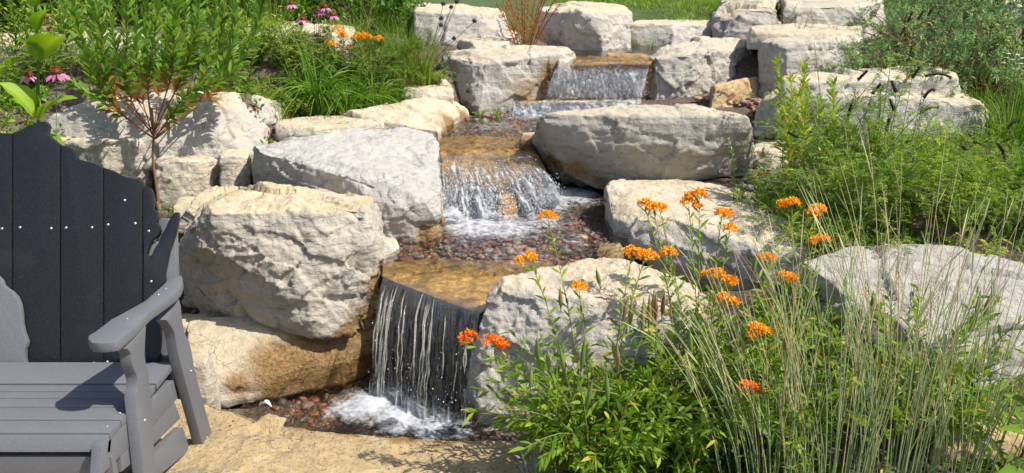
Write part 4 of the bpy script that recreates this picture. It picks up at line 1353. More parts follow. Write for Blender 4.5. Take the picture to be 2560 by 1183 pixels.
L_YEL = leaf_mat("yellow_green_leaf", [(0, (0.172, 0.296, 0.0264)), (0.5, (0.312, 0.437, 0.0462)), (1, (0.655, 0.562, 0.0528))], transl=.4)
L_GRASS = leaf_mat("grass_blade", [(0, (0.064, 0.143, 0.0156)), (0.5, (0.136, 0.27, 0.0234)), (0.85, (0.24, 0.36, 0.039)), (1, (0.48, 0.405, 0.117))], transl=.35)
L_BLUESTEM = leaf_mat("bluestem_culm", [(0, (0.228, 0.321, 0.152)), (0.3, (0.349, 0.45, 0.212)), (0.6, (0.578, 0.532, 0.259)), (0.85, (0.7, 0.5, 0.288)), (1, (0.578, 0.274, 0.228))], transl=.2)
L_FESCUE = leaf_mat("blue_grey_blade", [(0, (.25, .33, .30)), (1, (.42, .50, .47))], transl=.2)
L_DRY = leaf_mat("dry_leaf", [(0, (.16, .09, .05)), (.5, (.30, .17, .10)), (1, (.42, .32, .19))], transl=.2)
L_ORANGE = leaf_mat("orange_floret", [(0, (.86, .29, .01)), (.5, (.92, .46, .02)), (1, (.96, .62, .07))], transl=.25)
L_ORANGED = leaf_mat("deep_orange_floret", [(0, (.8, .13, .012)), (.5, (.88, .25, .015)), (1, (.92, .42, .04))], transl=.25)
L_PINK = leaf_mat("pink_petal", [(0, (.48, .12, .30)), (1, (.66, .30, .48))], transl=.25)
L_CONE = leaf_mat("flower_cone", [(0, (.09, .02, .012)), (1, (.34, .10, .02))], transl=0)
L_SEED = leaf_mat("dark_seed_head", [(0, (.02, .015, .014)), (1, (.07, .05, .045))], transl=0, rough=.8)
L_POD = leaf_mat("seed_pod", [(0, (.12, .21, .05)), (.5, (.20, .25, .07)), (.75, (.30, .22, .08)), (1, (.28, .10, .07))], transl=.1)
L_BUSHD = leaf_mat("dark_shrub_leaf", [(0, (0.0425, 0.099, 0.0168)), (0.5, (0.0935, 0.206, 0.0252)), (0.85, (0.17, 0.314, 0.042)), (1, (0.34, 0.412, 0.07))])
L_WHITE = leaf_mat("white_petal", [(0, (.75, .76, .7)), (1, (.85, .85, .8))], transl=.2)

UPV = np.array([0, 0, 1.0])


def nrmz(a):
    return a / np.maximum(np.linalg.norm(a, axis=-1, keepdims=True), 1e-9)


class PB:
    def __init__(s):
        s.V, s.F3, s.F4, s.T, s.n = [], [], [], [], 0

    def _add(s, V, T, f3=None, f4=None):
        s.V.append(V.reshape(-1, 3))
        s.T.append(T.ravel())
        if f3 is not None:
            s.F3.append(f3 + s.n)
        if f4 is not None:
            s.F4.append(f4 + s.n)
        s.n += len(s.V[-1])

    def leaves(s, base, d, L, W, bend, tint, rs, flat=.6, wide=.4):
        """pointed blades of two quads and a tip each"""
        N = len(base)
        if N == 0:
            return
        d = nrmz(d)
        ref = UPV * flat + rs.normal(0, .45, (N, 3))
        side = nrmz(np.cross(d, ref))
        L, W, bend = (np.broadcast_to(np.asarray(v, float), (N,))[:, None] for v in (L, W, bend))
        P = lambda t: base + d * L * t - UPV * bend * L * t * t
        a, b, c, e = P(0.0), P(wide), P(.75), P(1.0)
        V = np.stack([a - side * W * .08, a + side * W * .08, b - side * W * .5, b + side * W * .5, c - side * W * .36, c + side * W * .36, e], 1)
        i = np.arange(N)[:, None] * 7
        f4 = np.concatenate([i + np.array([[0, 1, 3, 2]]), i + np.array([[2, 3, 5, 4]])])
        f3 = i + np.array([[4, 5, 6]])
        s._add(V, np.repeat(np.broadcast_to(tint, (N,)), 7), f3, f4)

    def flakes(s, base, d, L, W, tint, rs, flat=.8):
        """one diamond per leaflet"""
        N = len(base)
        d = nrmz(d)
        side = nrmz(np.cross(d, UPV * flat + rs.normal(0, .5, (N, 3))))
        L, W = (np.broadcast_to(np.asarray(v, float), (N,))[:, None] for v in (L, W))
        V = np.stack([base, base + d * L * .5 + side * W * .5, base + d * L, base + d * L * .5 - side * W * .5], 1)
        f4 = np.arange(N)[:, None] * 4 + np.array([[0, 1, 2, 3]])
        s._add(V, np.repeat(np.broadcast_to(tint, (N,)), 4), None, f4)

    def tubes(s, P, r0, r1, tint, sides=4):
        """P: (N, M, 3) centre lines"""
        P = np.asarray(P, float)
        N, M, _ = P.shape
        d = nrmz(P[:, -1] - P[:, 0])
        a = nrmz(np.cross(d, np.array([.31, .95, .12])))
        b = np.cross(d, a)
        r0, r1 = (np.broadcast_to(np.asarray(v, float), (N,)) for v in (r0, r1))
        r = r0[:, None] + (r1 - r0)[:, None] * np.linspace(0, 1, M)[None]
        ang = np.arange(sides) * 2 * math.pi / sides
        ring = np.cos(ang)[:, None] * a[:, None, None, :] + np.sin(ang)[:, None] * b[:, None, None, :]
        V = P[:, :, None, :] + ring * r[:, :, None, None]
        k = np.arange(sides)
        st = (np.arange(N)[:, None, None] * M * sides + np.arange(M - 1)[None, :, None] * sides)
        f4 = np.stack([st + k, st + (k + 1) % sides, st + sides + (k + 1) % sides, st + sides + k], 3).reshape(-1, 4)
        tint = np.asarray(tint, float)
        if tint.ndim < 2:
            tint = np.broadcast_to(tint.reshape(-1, 1), (N, M))
        s._add(V, np.repeat(tint, sides, axis=1), None, f4)

    def bigleaf(s, a, tip, W, rs, tint=.5, fold=.18, droop=.15, nu=9, shape=.42):
        a, tip = np.asarray(a, float), np.asarray(tip, float)
        d = tip - a
        L = np.linalg.norm(d)
        side = np.cross(d / L, UPV + rs.normal(0, .15, 3))
        side /= np.linalg.norm(side)
        up = np.cross(side, d / L)
        t = np.linspace(0, 1, nu)
        w = W * .5 * np.sin(np.pi * t ** (math.log(.5) / math.log(shape))) ** .8
        q = np.array([-1, -.5, 0, .5, 1])
        V = a + d * t[:, None, None] + side * (w[:, None, None] * q[None, :, None]) + up * (np.abs(q)[None, :, None] * w[:, None, None] * fold * 2 + droop * L * (np.sin(np.pi * t))[:, None, None])
        V = V + up * (.02 * L * np.sin(t * 22)[:, None, None] * np.abs(q)[None, :, None])
        i = (np.arange(nu - 1)[:, None] * 5 + np.arange(4)[None]).reshape(-1, 1)
        f4 = i + np.array([[0, 1, 6, 5]])
        T = tint + .25 * (np.abs(q) < .1)[None, :] * np.ones((nu, 1)) + rs.uniform(-.1, .1)
        s._add(V, np.clip(T, 0, 1), None, f4)

    def lathe(s, c, axis, prof, tint, sides=8):
        axis = np.asarray(axis, float) / np.linalg.norm(axis)
        a = np.cross(axis, [.3, .9, .2])
        a /= np.linalg.norm(a)
        b = np.cross(axis, a)
        ang = np.arange(sides) * 2 * math.pi / sides
        ring = np.cos(ang)[:, None] * a + np.sin(ang)[:, None] * b
        V = np.stack([np.asarray(c) + axis * h + ring * r for h, r in prof])
        k = np.arange(sides)
        f4 = np.concatenate([np.stack([j * sides + k, j * sides + (k + 1) % sides, (j + 1) * sides + (k + 1) % sides, (j + 1) * sides + k], 1) for j in range(len(prof) - 1)])
        s._add(V, np.full(V.shape[:2], tint), None, f4)

    def build(s, name, material, parent=None, loc=None, stuff=False):
        V = np.concatenate(s.V)
        F = []
        if s.F3:
            F.append(np.concatenate(s.F3))
        if s.F4:
            F.append(np.concatenate(s.F4))
        o = link(name, mesh_np(name, V, F, {"tint": np.concatenate(s.T)}), material, parent, loc)
        if stuff:
            o['kind'] = 'stuff'
        return o


def bez(a, b, c, m):
    t = np.linspace(0, 1, m)[None, :, None]
    a, b, c = (np.asarray(v, float)[:, None, :] for v in (a, b, c))
    return (1 - t) ** 2 * a + 2 * t * (1 - t) * b + t * t * c


def on(P, t):
    """points and directions on polylines P (N,M,3) at t (N,K)"""
    N, M, _ = P.shape
    f = t * (M - 1)
    i = np.clip(np.floor(f).astype(int), 0, M - 2)
    w = (f - i)[..., None]
    n = np.arange(N)[:, None]
    a, b = P[n, i], P[n, i + 1]
    return a + (b - a) * w, nrmz(b - a)


def around(d, ang, spread, rs):
    """directions leaving an axis d at a given spread, turned by ang"""
    a = nrmz(np.cross(d, np.array([.21, .93, .3])))
    b = np.cross(d, a)
    o = np.cos(ang)[..., None] * a + np.sin(ang)[..., None] * b
    return nrmz(d * np.cos(spread)[..., None] + o * np.sin(spread)[..., None])


def foot(px, y, dz=0.0):
    """spot on the ground at distance y under photograph column px"""
    z = 0.0
    for _ in range(4):
        t = y * math.cos(PITCH) - (z - CAM_H) * math.sin(PITCH)
        x = (px - 1280) / FPX * t
        z = gz(x, y)
    return np.array([x, y, z + dz])


# --- kinds of plant ----------------------------------------------------------
def leafy_stems(pb_leaf, pb_stem, P, rs, gap=.022, L=.06, W=.012, t0=.2, spread=.95, tint=(.2, .8), bend=.25, r=.0028, stem_tint=.4, tint_t=None, whorl=1, Lend=.6):
    """leaves spiralling up the stems P (N,M,3)"""
    N, M, _ = P.shape
    ln = np.linalg.norm(np.diff(P, axis=1), axis=2).sum(1)
    K = max(3, int(ln.mean() * (1 - t0) / gap))
    t = t0 + (1 - t0) * (np.arange(K)[None, :] + rs.uniform(-.35, .35, (N, K))) / K
    t = np.clip(t, 0, .999)
    p, d = on(P, t)
    ang = np.arange(K)[None, :] * 2.4 + rs.uniform(0, 6.28, (N, 1)) + rs.normal(0, .3, (N, K))
    sp = np.clip(spread * (1.15 - .5 * t) + rs.normal(0, .15, (N, K)), .2, 1.6)
    o = around(d, ang, sp, rs)
    Ls = L * (1 - (1 - Lend) * t) * rs.uniform(.7, 1.2, (N, K))
    ti = rs.uniform(tint[0], tint[1], (N, K)) if tint_t is None else np.clip(tint_t(t) + rs.normal(0, .09, (N, K)), 0, 1)
    if tint_t is None:
        ti = np.where(rs.rand(N, K) < .045, 1.0, ti)
    pb_leaf.leaves(p.reshape(-1, 3), o.reshape(-1, 3), Ls.ravel(), (Ls * W / L).ravel(), (bend * rs.uniform(.3, 1.6, (N, K))).ravel(), ti.ravel(), rs)
    pb_stem.tubes(P, r, r * .5, stem_tint if np.isscalar(stem_tint) else np.asarray(stem_tint))


def fan(base, n, rs, h, hs, lean, m=7, basr=.04, sag=.25):
    """n stems from a base, heights h±hs, leaning outwards up to lean (radians)"""
    az = rs.uniform(0, 6.28, n)
    le = lean * np.sqrt(rs.uniform(0.02, 1, n))
    H = h + hs * rs.uniform(-1, 1, n)
    br = basr * np.sqrt(rs.rand(n))
    a = np.column_stack([br * np.cos(az), br * np.sin(az), np.zeros(n)]) + base
    dirn = np.column_stack([np.sin(le) * np.cos(az), np.sin(le) * np.sin(az), np.cos(le)])
    c = a + dirn * H[:, None]
    b = a + UPV * H[:, None] * .5 + dirn * H[:, None] * .08
    c = c - UPV * (sag * H * np.sin(le))[:, None]
    return bez(a, b, c, m)


def umbel(pb, c, rs, R=.030, n=46, tint=None):
    """flat-domed cluster of small star florets"""
    th = rs.uniform(0, 6.28, n)
    rr = R * np.sqrt(rs.rand(n))
    p = np.column_stack([rr * np.cos(th), rr * np.sin(th), .6 * R * (1 - (rr / R) ** 2) + rs.normal(0, .002, n)]) + c
    for k in range(4):
        d = np.column_stack([np.cos(th + k * 1.57) * .7, np.sin(th + k * 1.57) * .7, np.full(n, .75)]) + rs.normal(0, .25, (n, 3))
        pb.flakes(p, d, .011 * rs.uniform(.7, 1.2, n), .0055, rs.rand(n), rs, flat=.2)
        d2 = d * np.array([1, 1, -.7])
        pb.flakes(p, d2, .008, .0045, rs.rand(n) * .5, rs, flat=.2)


def feathery(seed, h=.5, n=16, lean=.7, frond=.085, leaflets=11, m_leaf=None, lw=.0035, ll=.014, gap=.032, name='feathery_plant', t0=.15, yel=0.0):
    """many thin stems with pinnate fronds; returns (leaf PB, stem PB) around the origin"""
    rs = np.random.RandomState(seed)
    P = fan(np.zeros(3), n, rs, h, h * .25, lean, 8, .05, .35)
    pl, ps = PB(), PB()
    ps.tubes(P, .0038, .0014, .45)
    ln = h
    K = int(ln * (1 - t0) / gap)
    t = np.clip(t0 + (1 - t0) * (np.arange(K)[None] + rs.uniform(-.4, .4, (n, K))) / K, 0, .999)
    p, d = on(P, t)
    ang = np.arange(K)[None] * 2.4 + rs.uniform(0, 6.28, (n, 1))
    o = around(d, ang, np.clip(.95 + rs.normal(0, .25, (n, K)), .3, 1.5), rs).reshape(-1, 3)
    p = p.reshape(-1, 3)
    F = frond * rs.uniform(.6, 1.2, len(p)) * (1.1 - .5 * t.ravel())
    e = p + o * F[:, None] - UPV * (F * .25)[:, None]
    mid = p + o * (F * .55)[:, None] + UPV * (F * .06)[:, None]
    R = bez(p, mid, e, 5)
    ps.tubes(R, .0011, .0006, .2, 3)
    tt = np.broadcast_to(np.linspace(.15, 1, leaflets)[None] * .999, (len(p), leaflets))
    q, dd = on(R, tt)
    base_t = np.clip(rs.uniform(.1, .8, len(p)) + yel * rs.rand(len(p)), 0, 1)
    for sg in (-1, 1):
        sd = nrmz(np.cross(dd, UPV + rs.normal(0, .2, (len(p), 1, 3)))) * sg
        ld = dd * .55 + sd + rs.normal(0, .15, dd.shape)
        N = q.reshape(-1, 3).shape[0]
        pl.flakes(q.reshape(-1, 3), ld.reshape(-1, 3), ll * rs.uniform(.7, 1.2, N), lw, np.clip(np.repeat(base_t, leaflets) + rs.normal(0, .1, N), 0, 1), rs)
    return pl, ps


def shrub(seed, R=(.5, .5, .4), n=2600, L=.03, W=.012, clumps=26, tint=(.1, .9)):
    """leaf cloud on twigs: sprays grouped in clumps through the volume, gaps between"""
    rs = np.random.RandomState(seed)
    R = np.array(R)
    c = rs.normal(size=(clumps, 3))
    c = nrmz(c) * (rs.rand(clumps, 1) ** .45) * R * np.array([1, 1, 1])
    c[:, 2] = np.abs(c[:, 2]) * 1.0 + R[2] * .25
    pl, ps = PB(), PB()
    base = c * np.array([.18, .18, 0])
    P = bez(base, (base + c) * .5 + UPV * R[2] * .15, c, 6)
    ps.tubes(P, .006, .002, .5)
    per = n // clumps
    for k in range(clumps):
        ns = 9
        tips = c[k] + nrmz(rs.normal(size=(ns, 3)) + c[k] / R * .8 + UPV * .5) * rs.uniform(.35, .75, (ns, 1)) * R.min() * .55
        st = np.repeat(c[k][None], ns, 0)
        Q = bez(st, (st + tips) * .5 + UPV * .02, tips, 5)
        ps.tubes(Q, .0018, .0008, .4, 3)
        kk = per // ns
        t = rs.uniform(.1, 1, (ns, kk)) * .999
        p, d = on(Q, t)
        o = around(d, rs.uniform(0, 6.28, (ns, kk)), rs.uniform(.4, 1.2, (ns, kk)), rs)
        tn = np.clip(rs.uniform(*tint) + rs.normal(0, .14, ns * kk), 0, 1)
        pl.leaves(p.reshape(-1, 3), o.reshape(-1, 3), L * rs.uniform(.6, 1.3, ns * kk), W, .2, tn, rs)
    return pl, ps


def tuft(seed, n, h, hs, lean, w, tint=(.1, .9), basr=.05, sag=.6, m=6):
    """grass: flat tapering blades arching outwards"""
    rs = np.random.RandomState(seed)
    P = fan(np.zeros(3), n, rs, h, hs, lean, m, basr, sag)
    pb = PB()
    side = nrmz(np.cross(P[:, -1] - P[:, 0], rs.normal(size=(n, 3))))
    ww = w * rs.uniform(.6, 1.2, n)[:, None] * np.linspace(1, .08, m)[None] * .5
    V = np.stack([P - side[:, None] * ww[..., None], P + side[:, None] * ww[..., None]], 2)
    i = (np.arange(n)[:, None] * m * 2 + np.arange(m - 1)[None] * 2).reshape(-1, 1)
    f4 = i + np.array([[0, 1, 3, 2]])
    pb._add(V, np.repeat(rs.uniform(tint[0], tint[1], n), m * 2), None, f4)
    return pb


def plant(name, label, cat, parts, loc, rz=0.0, sc=1.0, group=None):
    """thing with parts built round the origin: parts = [(name, PB, material)]"""
    r = empty(name, loc)
    r.rotation_euler = (0, 0, rz)
    r.scale = (sc, sc, sc)
    tag(r, label, cat, group)
    for nm, pb, m in parts:
        pb.build(nm, m, r)
    return r


def again(src, label, loc, rz, sc, group=None, szz=None):
    c = copy_tree(src)
    c.location = [float(v) for v in loc]
    c.rotation_euler = (0, 0, rz)
    c.scale = (sc, sc, szz or sc)
    c['label'] = label
    if group:
        c['group'] = group
    return c
# ---------------------------------------------------------------- right foreground: butterfly weed and bluestem
def butterfly_weed(label, base, heads, nfill, seed, pods=(), h=.42, lean=.75, deep=(), avoid=None):
    rs = np.random.RandomState(seed)
    root = empty('butterfly_weed', base)
    tag(root, label, 'flowering plant', 'butterfly weed plants')
    pl, ps = PB(), PB()
    hd = [np.asarray(p) - base for p in heads]
    if hd:
        c = np.array(hd)
        a = np.column_stack([c[:, 0] * .12, c[:, 1] * .12, np.zeros(len(c))]) + rs.normal(0, .02, (len(c), 3)) * np.array([1, 1, 0])
        b = a * .5 + c * np.array([.38, .38, .62])
        P = bez(a, b, c - np.array([0, 0, .008]), 10)
        leafy_stems(pl, ps, P, rs, gap=.013, L=.07, W=.013, t0=.22, tint=(.25, .9), stem_tint=.7, r=.0026)
        # short flowering side branches under each head
    F = fan(np.zeros(3), int(nfill * 1.5), rs, h * 1.32, h * .45, lean * 1.05, 8, .12, .30)
    leafy_stems(pl, ps, F, rs, gap=.0135, L=.08, W=.0180, t0=.15, tint=(.1, .85), stem_tint=.35, r=.0028)
    pl.build('leaves', L_WEED, root)
    ps.build('stems', L_STEM, root)
    for k, p in enumerate(hd):
        pb = PB()
        umbel(pb, p, rs, R=rs.uniform(.023, .033), n=38)
        if k % 2 == 0:
            umbel(pb, p + np.array([rs.choice([-1, 1]) * .03, rs.uniform(-.01, .02), -.008]), rs, R=.019, n=24)
        pb.build('flower_head', L_ORANGED if k in deep else L_ORANGE, root)
    for p, tl, ti in pods:
        q = np.asarray(p) - base
        pb = PB()
        ax = np.array([rs.normal(0, .12), rs.normal(0, .1), 1])
        prof = [(-.02, .001), (0, .0022), (.012, .0052), (.03, .0076), (.05, .0072), (.068, .0046), (.082, .0022), (.092, .0004)]
        pb.lathe(q, ax, [(hh * tl, rr * 1.0) for hh, rr in prof], ti)
        pb.build('seed_pod', L_POD, root)
    return root


def YP(lst):
    return [Y(a, b, c) for a, b, c in lst]


bwA = foot(1500, 2.22)
podA = [(Y(1345, 905, 2.16), 1.05, .15), (Y(1412, 935, 2.12), 1.1, .3), (Y(1453, 925, 2.1), 1.15, .05), (Y(1467, 1020, 2.05), 1.05, .1), (Y(1520, 1005, 2.06), 1.05, .12), (Y(1326, 970, 2.14), .8, .45),
        (Y(1372, 925, 2.14), .8, .45), (Y(1605, 830, 2.25), 1.2, .62), (Y(1622, 815, 2.28), 1.2, .68), (Y(1545, 920, 2.1), .85, .8), (Y(1292, 955, 2.16), .75, .25), (Y(1402, 770, 2.4), .8, .7), (Y(1500, 715, 2.42), .7, .3), (Y(1640, 800, 2.3), 1.0, .95), (Y(1558, 800, 2.3), .9, .7), (Y(1575, 815, 2.28), 1.0, .6)]
butterfly_weed('orange flowering leafy plant with many upright green seed pods, nearest the lowest waterfall', bwA,
               YP([(1232, 856, 2.16), (1172, 846, 2.18), (1325, 645, 2.42), (1370, 545, 2.56), (1580, 632, 2.5), (1448, 720, 2.40), (1612, 640, 2.52)]), 46, 5, podA, h=.34, lean=.70, deep=(0, 1))
bwB = foot(1740, 2.30)
podB = [(Y(1727, 895, 2.1), 1.15, .3), (Y(1630, 800, 2.35), 1.1, .7), (Y(1655, 790, 2.4), 1.0, .95), (Y(1880, 690, 2.5), .9, .3), (Y(1850, 1010, 2.0), .9, .3), (Y(1960, 880, 2.1), .9, .6)]
butterfly_weed('tall orange flowering plant leaning over the blue grey boulder, in the middle of the clump', bwB,
               YP([(1748, 486, 2.72), (1634, 519, 2.68), (1722, 510, 2.72), (1670, 633, 2.56), (1805, 535, 2.66), (1825, 574, 2.6), (1792, 688, 2.46), (1826, 704, 2.42), (1810, 747, 2.38), (1612, 512, 2.68), (1650, 522, 2.68)]), 40, 8, podB, h=.36, lean=.7)
bwC = foot(1950, 2.32)
podC = [(Y(1905, 1010, 1.98), .9, .2), (Y(2045, 800, 2.3), 1.0, .55), (Y(2110, 735, 2.4), .8, .3)]
butterfly_weed('orange flowering plant growing up through the tall thin grass', bwC,
               YP([(1980, 508, 2.74), (2035, 533, 2.72), (2056, 600, 2.64), (1918, 648, 2.54), (1963, 695, 2.46), (1890, 822, 2.2), (1868, 970, 2.0), (2045, 525, 2.72), (1905, 830, 2.2)]), 36, 11, podC, h=.34, lean=.7, deep=(6,))
bwD = foot(2270, 2.42)
butterfly_weed('leafy plant without flowers between the tall thin grass and the wide pale boulder', bwD, [], 34, 17,
               [(Y(2440, 800, 2.3), 1.1, .5), (Y(2460, 790, 2.3), .8, .6), (Y(2180, 790, 2.4), 1.0, .25)], h=.36, lean=.85)


def bluestem(label, base, n, h, lean, seed, tilt=(0, 0)):
    rs = np.random.RandomState(seed)
    P = fan(np.zeros(3), n, rs, h, h * .28, lean, 9, .13, .15)
    s = np.linspace(0, 1, 9)[None, :, None]
    P = P + np.array([tilt[0], tilt[1], 0]) * s ** 1.5 * h
    pc = PB()
    ti = np.clip(rs.beta(1.3, 1.6, n)[:, None] * .8 + np.linspace(-.1, .3, 9)[None], 0, 1)
    pc.tubes(P, .0018 * rs.uniform(.7, 1.25, n), .0006, ti, 4)
    # sheathing blades and thin seed tips
    K = 3
    t = rs.uniform(.2, .9, (n, K))
    p, d = on(P, t)
    o = around(d, rs.uniform(0, 6.28, (n, K)), rs.uniform(.08, .32, (n, K)), rs)
    pc.leaves(p.reshape(-1, 3), o.reshape(-1, 3), rs.uniform(.06, .2, n * K), .0034, .12, rs.uniform(.05, .75, n * K), rs, flat=.2)
    low = tuft(seed + 3, n // 3, h * .42, h * .15, .55, .0042, (.0, .55), .09, .35)
    r = empty('bluestem_grass', base)
    tag(r, label, 'grass clump', 'tall thin grass clumps at the lower right')
    pc.build('stems', L_BLUESTEM, r)
    low.build('blades', L_BLUESTEM, r)
    return r


bluestem('tall pale grass clump whose stems lean left across the orange flowers', foot(1900, 2.05), 44, .74, .38, 31, (-.22, .05))
bluestem('tall pale grass clump, second from the flowering plants', foot(2070, 2.05), 46, .78, .31, 32, (-.05, .08))
bluestem('densest tall pale grass clump with the highest reddish tips', foot(2230, 2.10), 54, .88, .27, 33, (.0, .10))
bluestem('tall pale grass clump nearest the broad leaf at the lower right corner', foot(2400, 2.08), 42, .76, .32, 34, (.05, .08))

pb = tuft(41, 34, .23, .06, .45, .0050, (0, 1), .03, .2)
plant('fescue_tuft', 'small blue grey grass tuft on the stone slab edge beside the flowering plant', 'grass clump', [('blades', pb, L_FESCUE)], foot(1338, 2.20), 0)
# broad leaves at the lower right corner
rs = np.random.RandomState(5)
pb, ps = PB(), PB()
r0 = foot(2590, 1.95)
for a, t, w in [((2600, 1180, 1.95), (2495, 1075, 1.86), .075), ((2620, 1130, 1.98), (2505, 985, 1.95), .08), ((2600, 1200, 1.9), (2535, 1260, 1.78), .08), ((2640, 1050, 1.98), (2580, 960, 1.92), .08), ((2660, 1150, 1.95), (2760, 1060, 1.95), .09), ((2560, 1230, 1.9), (2490, 1190, 1.8), .06)]:
    pb.bigleaf(Y(*a) - r0, Y(*t) - r0, w, rs, .25)
    ps.tubes(bez([np.zeros(3)], [(Y(*a) - r0) * .6], [Y(*a) - r0], 5), .003, .002, .3)
plant('broad_leaf_plant', 'plant with broad dark leaves at the lower right corner', 'plant', [('leaves', pb, L_WEED), ('stem', ps, L_STEM)], r0)
# green underplanting beneath the clump
for k, (px, y) in enumerate([(1420, 2.05), (1560, 2.0), (1700, 2.0), (1840, 2.15), (1980, 2.2), (1640, 2.42), (1850, 2.5), (2060, 2.5), (1480, 1.9), (1760, 1.9), (2050, 1.9) , (1900, 2.72), (1990, 2.78), (2080, 2.72), (1820, 2.75), (1950, 2.95)]):
    rs = np.random.RandomState(60 + k)
    pl, ps = PB(), PB()
    leafy_stems(pl, ps, fan(np.zeros(3), 15, rs, .20, .07, .85, 6, .09, .2), rs, gap=.012, L=.072, W=.0135, t0=.1, tint=(.0, .6), stem_tint=.2, r=.0024)
    plant('leafy_shoots', 'low dark green leafy shoots under the orange flowers and tall grass', 'plant', [('leaves', pl, L_WEED), ('stems', ps, L_STEM)], foot(px, y), 0, 1, 'leafy shoots under the flowers')

# ---------------------------------------------------------------- right middle: feathery bush
GF = 'feathery bushes right of the stream'
protoF = []
for k in range(3):
    pl, ps = feathery(100 + k, h=.66, n=22, lean=.85, frond=.105, leaflets=9, ll=.023, lw=.0048, gap=.029)
    protoF.append((pl, ps))
spotsF = [(1990, 3.55, .72, 0, 'lush feathery green plant behind the grass tuft, first right of the pebbles'), (2110, 3.45, .92, 1, 'feathery green plant behind the last orange flowers'), (2230, 3.55, .9, 2, 'feathery green plant above the middle of the wide pale boulder'),
          (2350, 3.45, .72, 0, 'feathery plant right of the middle of the wide pale boulder'), (2470, 3.5, .68, 1, 'feathery plant above the right end of the wide pale boulder'), (2060, 3.95, 1.0, 2, 'feathery plant in front of the left end of the two layered boulder'),
          (2180, 4.0, .92, 0, 'feathery plant in front of the middle of the two layered boulder'), (2310, 3.95, .66, 1, 'feathery plant with dark curved seed spikes before the two layered boulder'), (2430, 4.0, .42, 2, 'feathery plant before the right end of the two layered boulder'),
          (2550, 3.7, .6, 0, 'feathery plant at the right edge below the two layered boulder'), (2620, 3.4, .72, 1, 'feathery plant at the right edge over the wide pale boulder')]
firstF = {}
for k, (px, y, s, v, lab) in enumerate(spotsF):
    m = L_FEATH if k % 4 != 1 else L_FEATHD
    key = (v, m.name)
    if key not in firstF:
        firstF[key] = plant('feathery_plant', lab, 'plant', [('leaves', protoF[v][0], m), ('stems', protoF[v][1], L_STEM)], foot(px, y), k * 1.3, s, GF)
    else:
        again(firstF[key], lab, foot(px, y), k * 1.3, s, GF)
# low fern-like sprays hanging over the wide boulder
for k, (px, y, s, lab) in enumerate([(2180, 3.22, .75, 'low fern like spray at the back edge of the wide pale boulder, left'), (2310, 3.18, .8, 'low fern like spray at the back edge of the wide pale boulder, middle'), (2440, 3.12, .85, 'low fern like spray over the dark edge of the wide pale boulder'), (2550, 3.0, .9, 'yellow tipped fern like spray at the right edge'), (2050, 3.3, .7, 'low fern like spray beside the rightmost orange flowers')]):
    pl, ps = feathery(130 + k, h=.30, n=16, lean=1.15, frond=.10, leaflets=13, ll=.016, lw=.005, gap=.03, yel=.25)
    plant('fern_spray', lab, 'plant', [('leaves', pl, L_FEATH if k > 1 else L_FEATHD), ('stems', ps, L_STEM)], foot(px, y), k, s, 'fern like sprays')
# lush grass at the foot of the bush
for k, (px, y, h, n, lab) in enumerate([(1960, 3.62, .24, 150, 'lush green grass tuft beside the pebble gap'), (2010, 3.45, .26, 170, 'lush green grass tuft behind the cream topped boulder'), (2080, 3.35, .22, 140, 'green grass tuft behind the rightmost orange flowers'), (1930, 3.85, .18, 90, 'small green grass tuft on the dark pebbles')]):
    plant('grass_tuft', lab, 'grass clump', [('blades', tuft(140 + k, n, h, h * .3, .55, .005, (.1, .85), .09, .5), L_GRASS)], foot(px, y), 0, 1, 'grass tufts right of the stream')
# tall leafy wands
for k, (tx, ty, fx, y, lab) in enumerate([(1945, 150, 1955, 4.2, 'tall slim leafy stem rising highest before the grey boulder'), (2010, 150, 2005, 4.15, 'tall yellowish leafy stem, second of the slim stems'), (2035, 105, 2060, 4.3, 'thin leaning green stem above the slim leafy stems'), (1975, 190, 1985, 4.05, 'short yellow leaved stem between the slim stems'), (2045, 240, 2040, 4.0, 'leafy yellow green stem at the left of the feathery bush'), (2000, 230, 2010, 3.85, 'leafy yellow stem low between the slim stems'), (2080, 200, 2075, 4.05, 'leafy green stem right of the slim yellow stems'), (1960, 265, 1975, 3.8, 'shortest leafy stem beside the pebble pile')]):
    b = foot(fx, y)
    tip = Y(tx, ty, y + .12) - b
    rs = np.random.RandomState(150 + k)
    P = bez([np.zeros(3)], [tip * .5 + np.array([.02, 0, .03])], [tip], 12)
    pl, ps = PB(), PB()
    leafy_stems(pl, ps, P, rs, gap=.006 if k != 2 else .014, L=.095 if k != 2 else .035, W=.020 if k != 2 else .004, t0=.25, spread=.8, tint=(.2, 1.0) if k in (1, 3, 5, 7) else (.1, .7), stem_tint=.5, r=.003)
    plant('leafy_wand', lab, 'plant', [('leaves', pl, L_YEL), ('stem', ps, L_STEM)], b)
# dark seed spikes
GS2 = 'dark seed spikes in the feathery bush'
spk = [(2315, 190, 2378, 195, 1), (2310, 245, 2330, 230, 1), (2300, 285, 2345, 270, 1), (2280, 195, 2285, 188, 0), (2240, 230, 2235, 218, 0), (2145, 200, 2150, 195, 0), (2235, 275, 2230, 262, 0), (2120, 290, 2122, 283, 0), (2215, 325, 2218, 315, 0), (1970, 330, 1985, 338, 0), (2180, 235, 2186, 228, 0),
       (2510, 380, 2498, 365, 0), (2385, 420, 2365, 410, 0), (2380, 450, 2365, 440, 0), (2515, 405, 2510, 390, 0), (2450, 495, 2430, 488, 0), (2460, 365, 2445, 360, 0), (2155, 415, 2160, 425, 0), (2165, 445, 2168, 455, 0), (2520, 320, 2535, 312, 1), (2555, 440, 2545, 436, 0), (2190, 455, 2198, 460, 0), (2420, 380, 2412, 372, 0), (2250, 90, 2255, 82, 0), (2295, 50, 2300, 42, 0), (2320, 40, 2325, 32, 0), (2270, 55, 2274, 46, 0)]
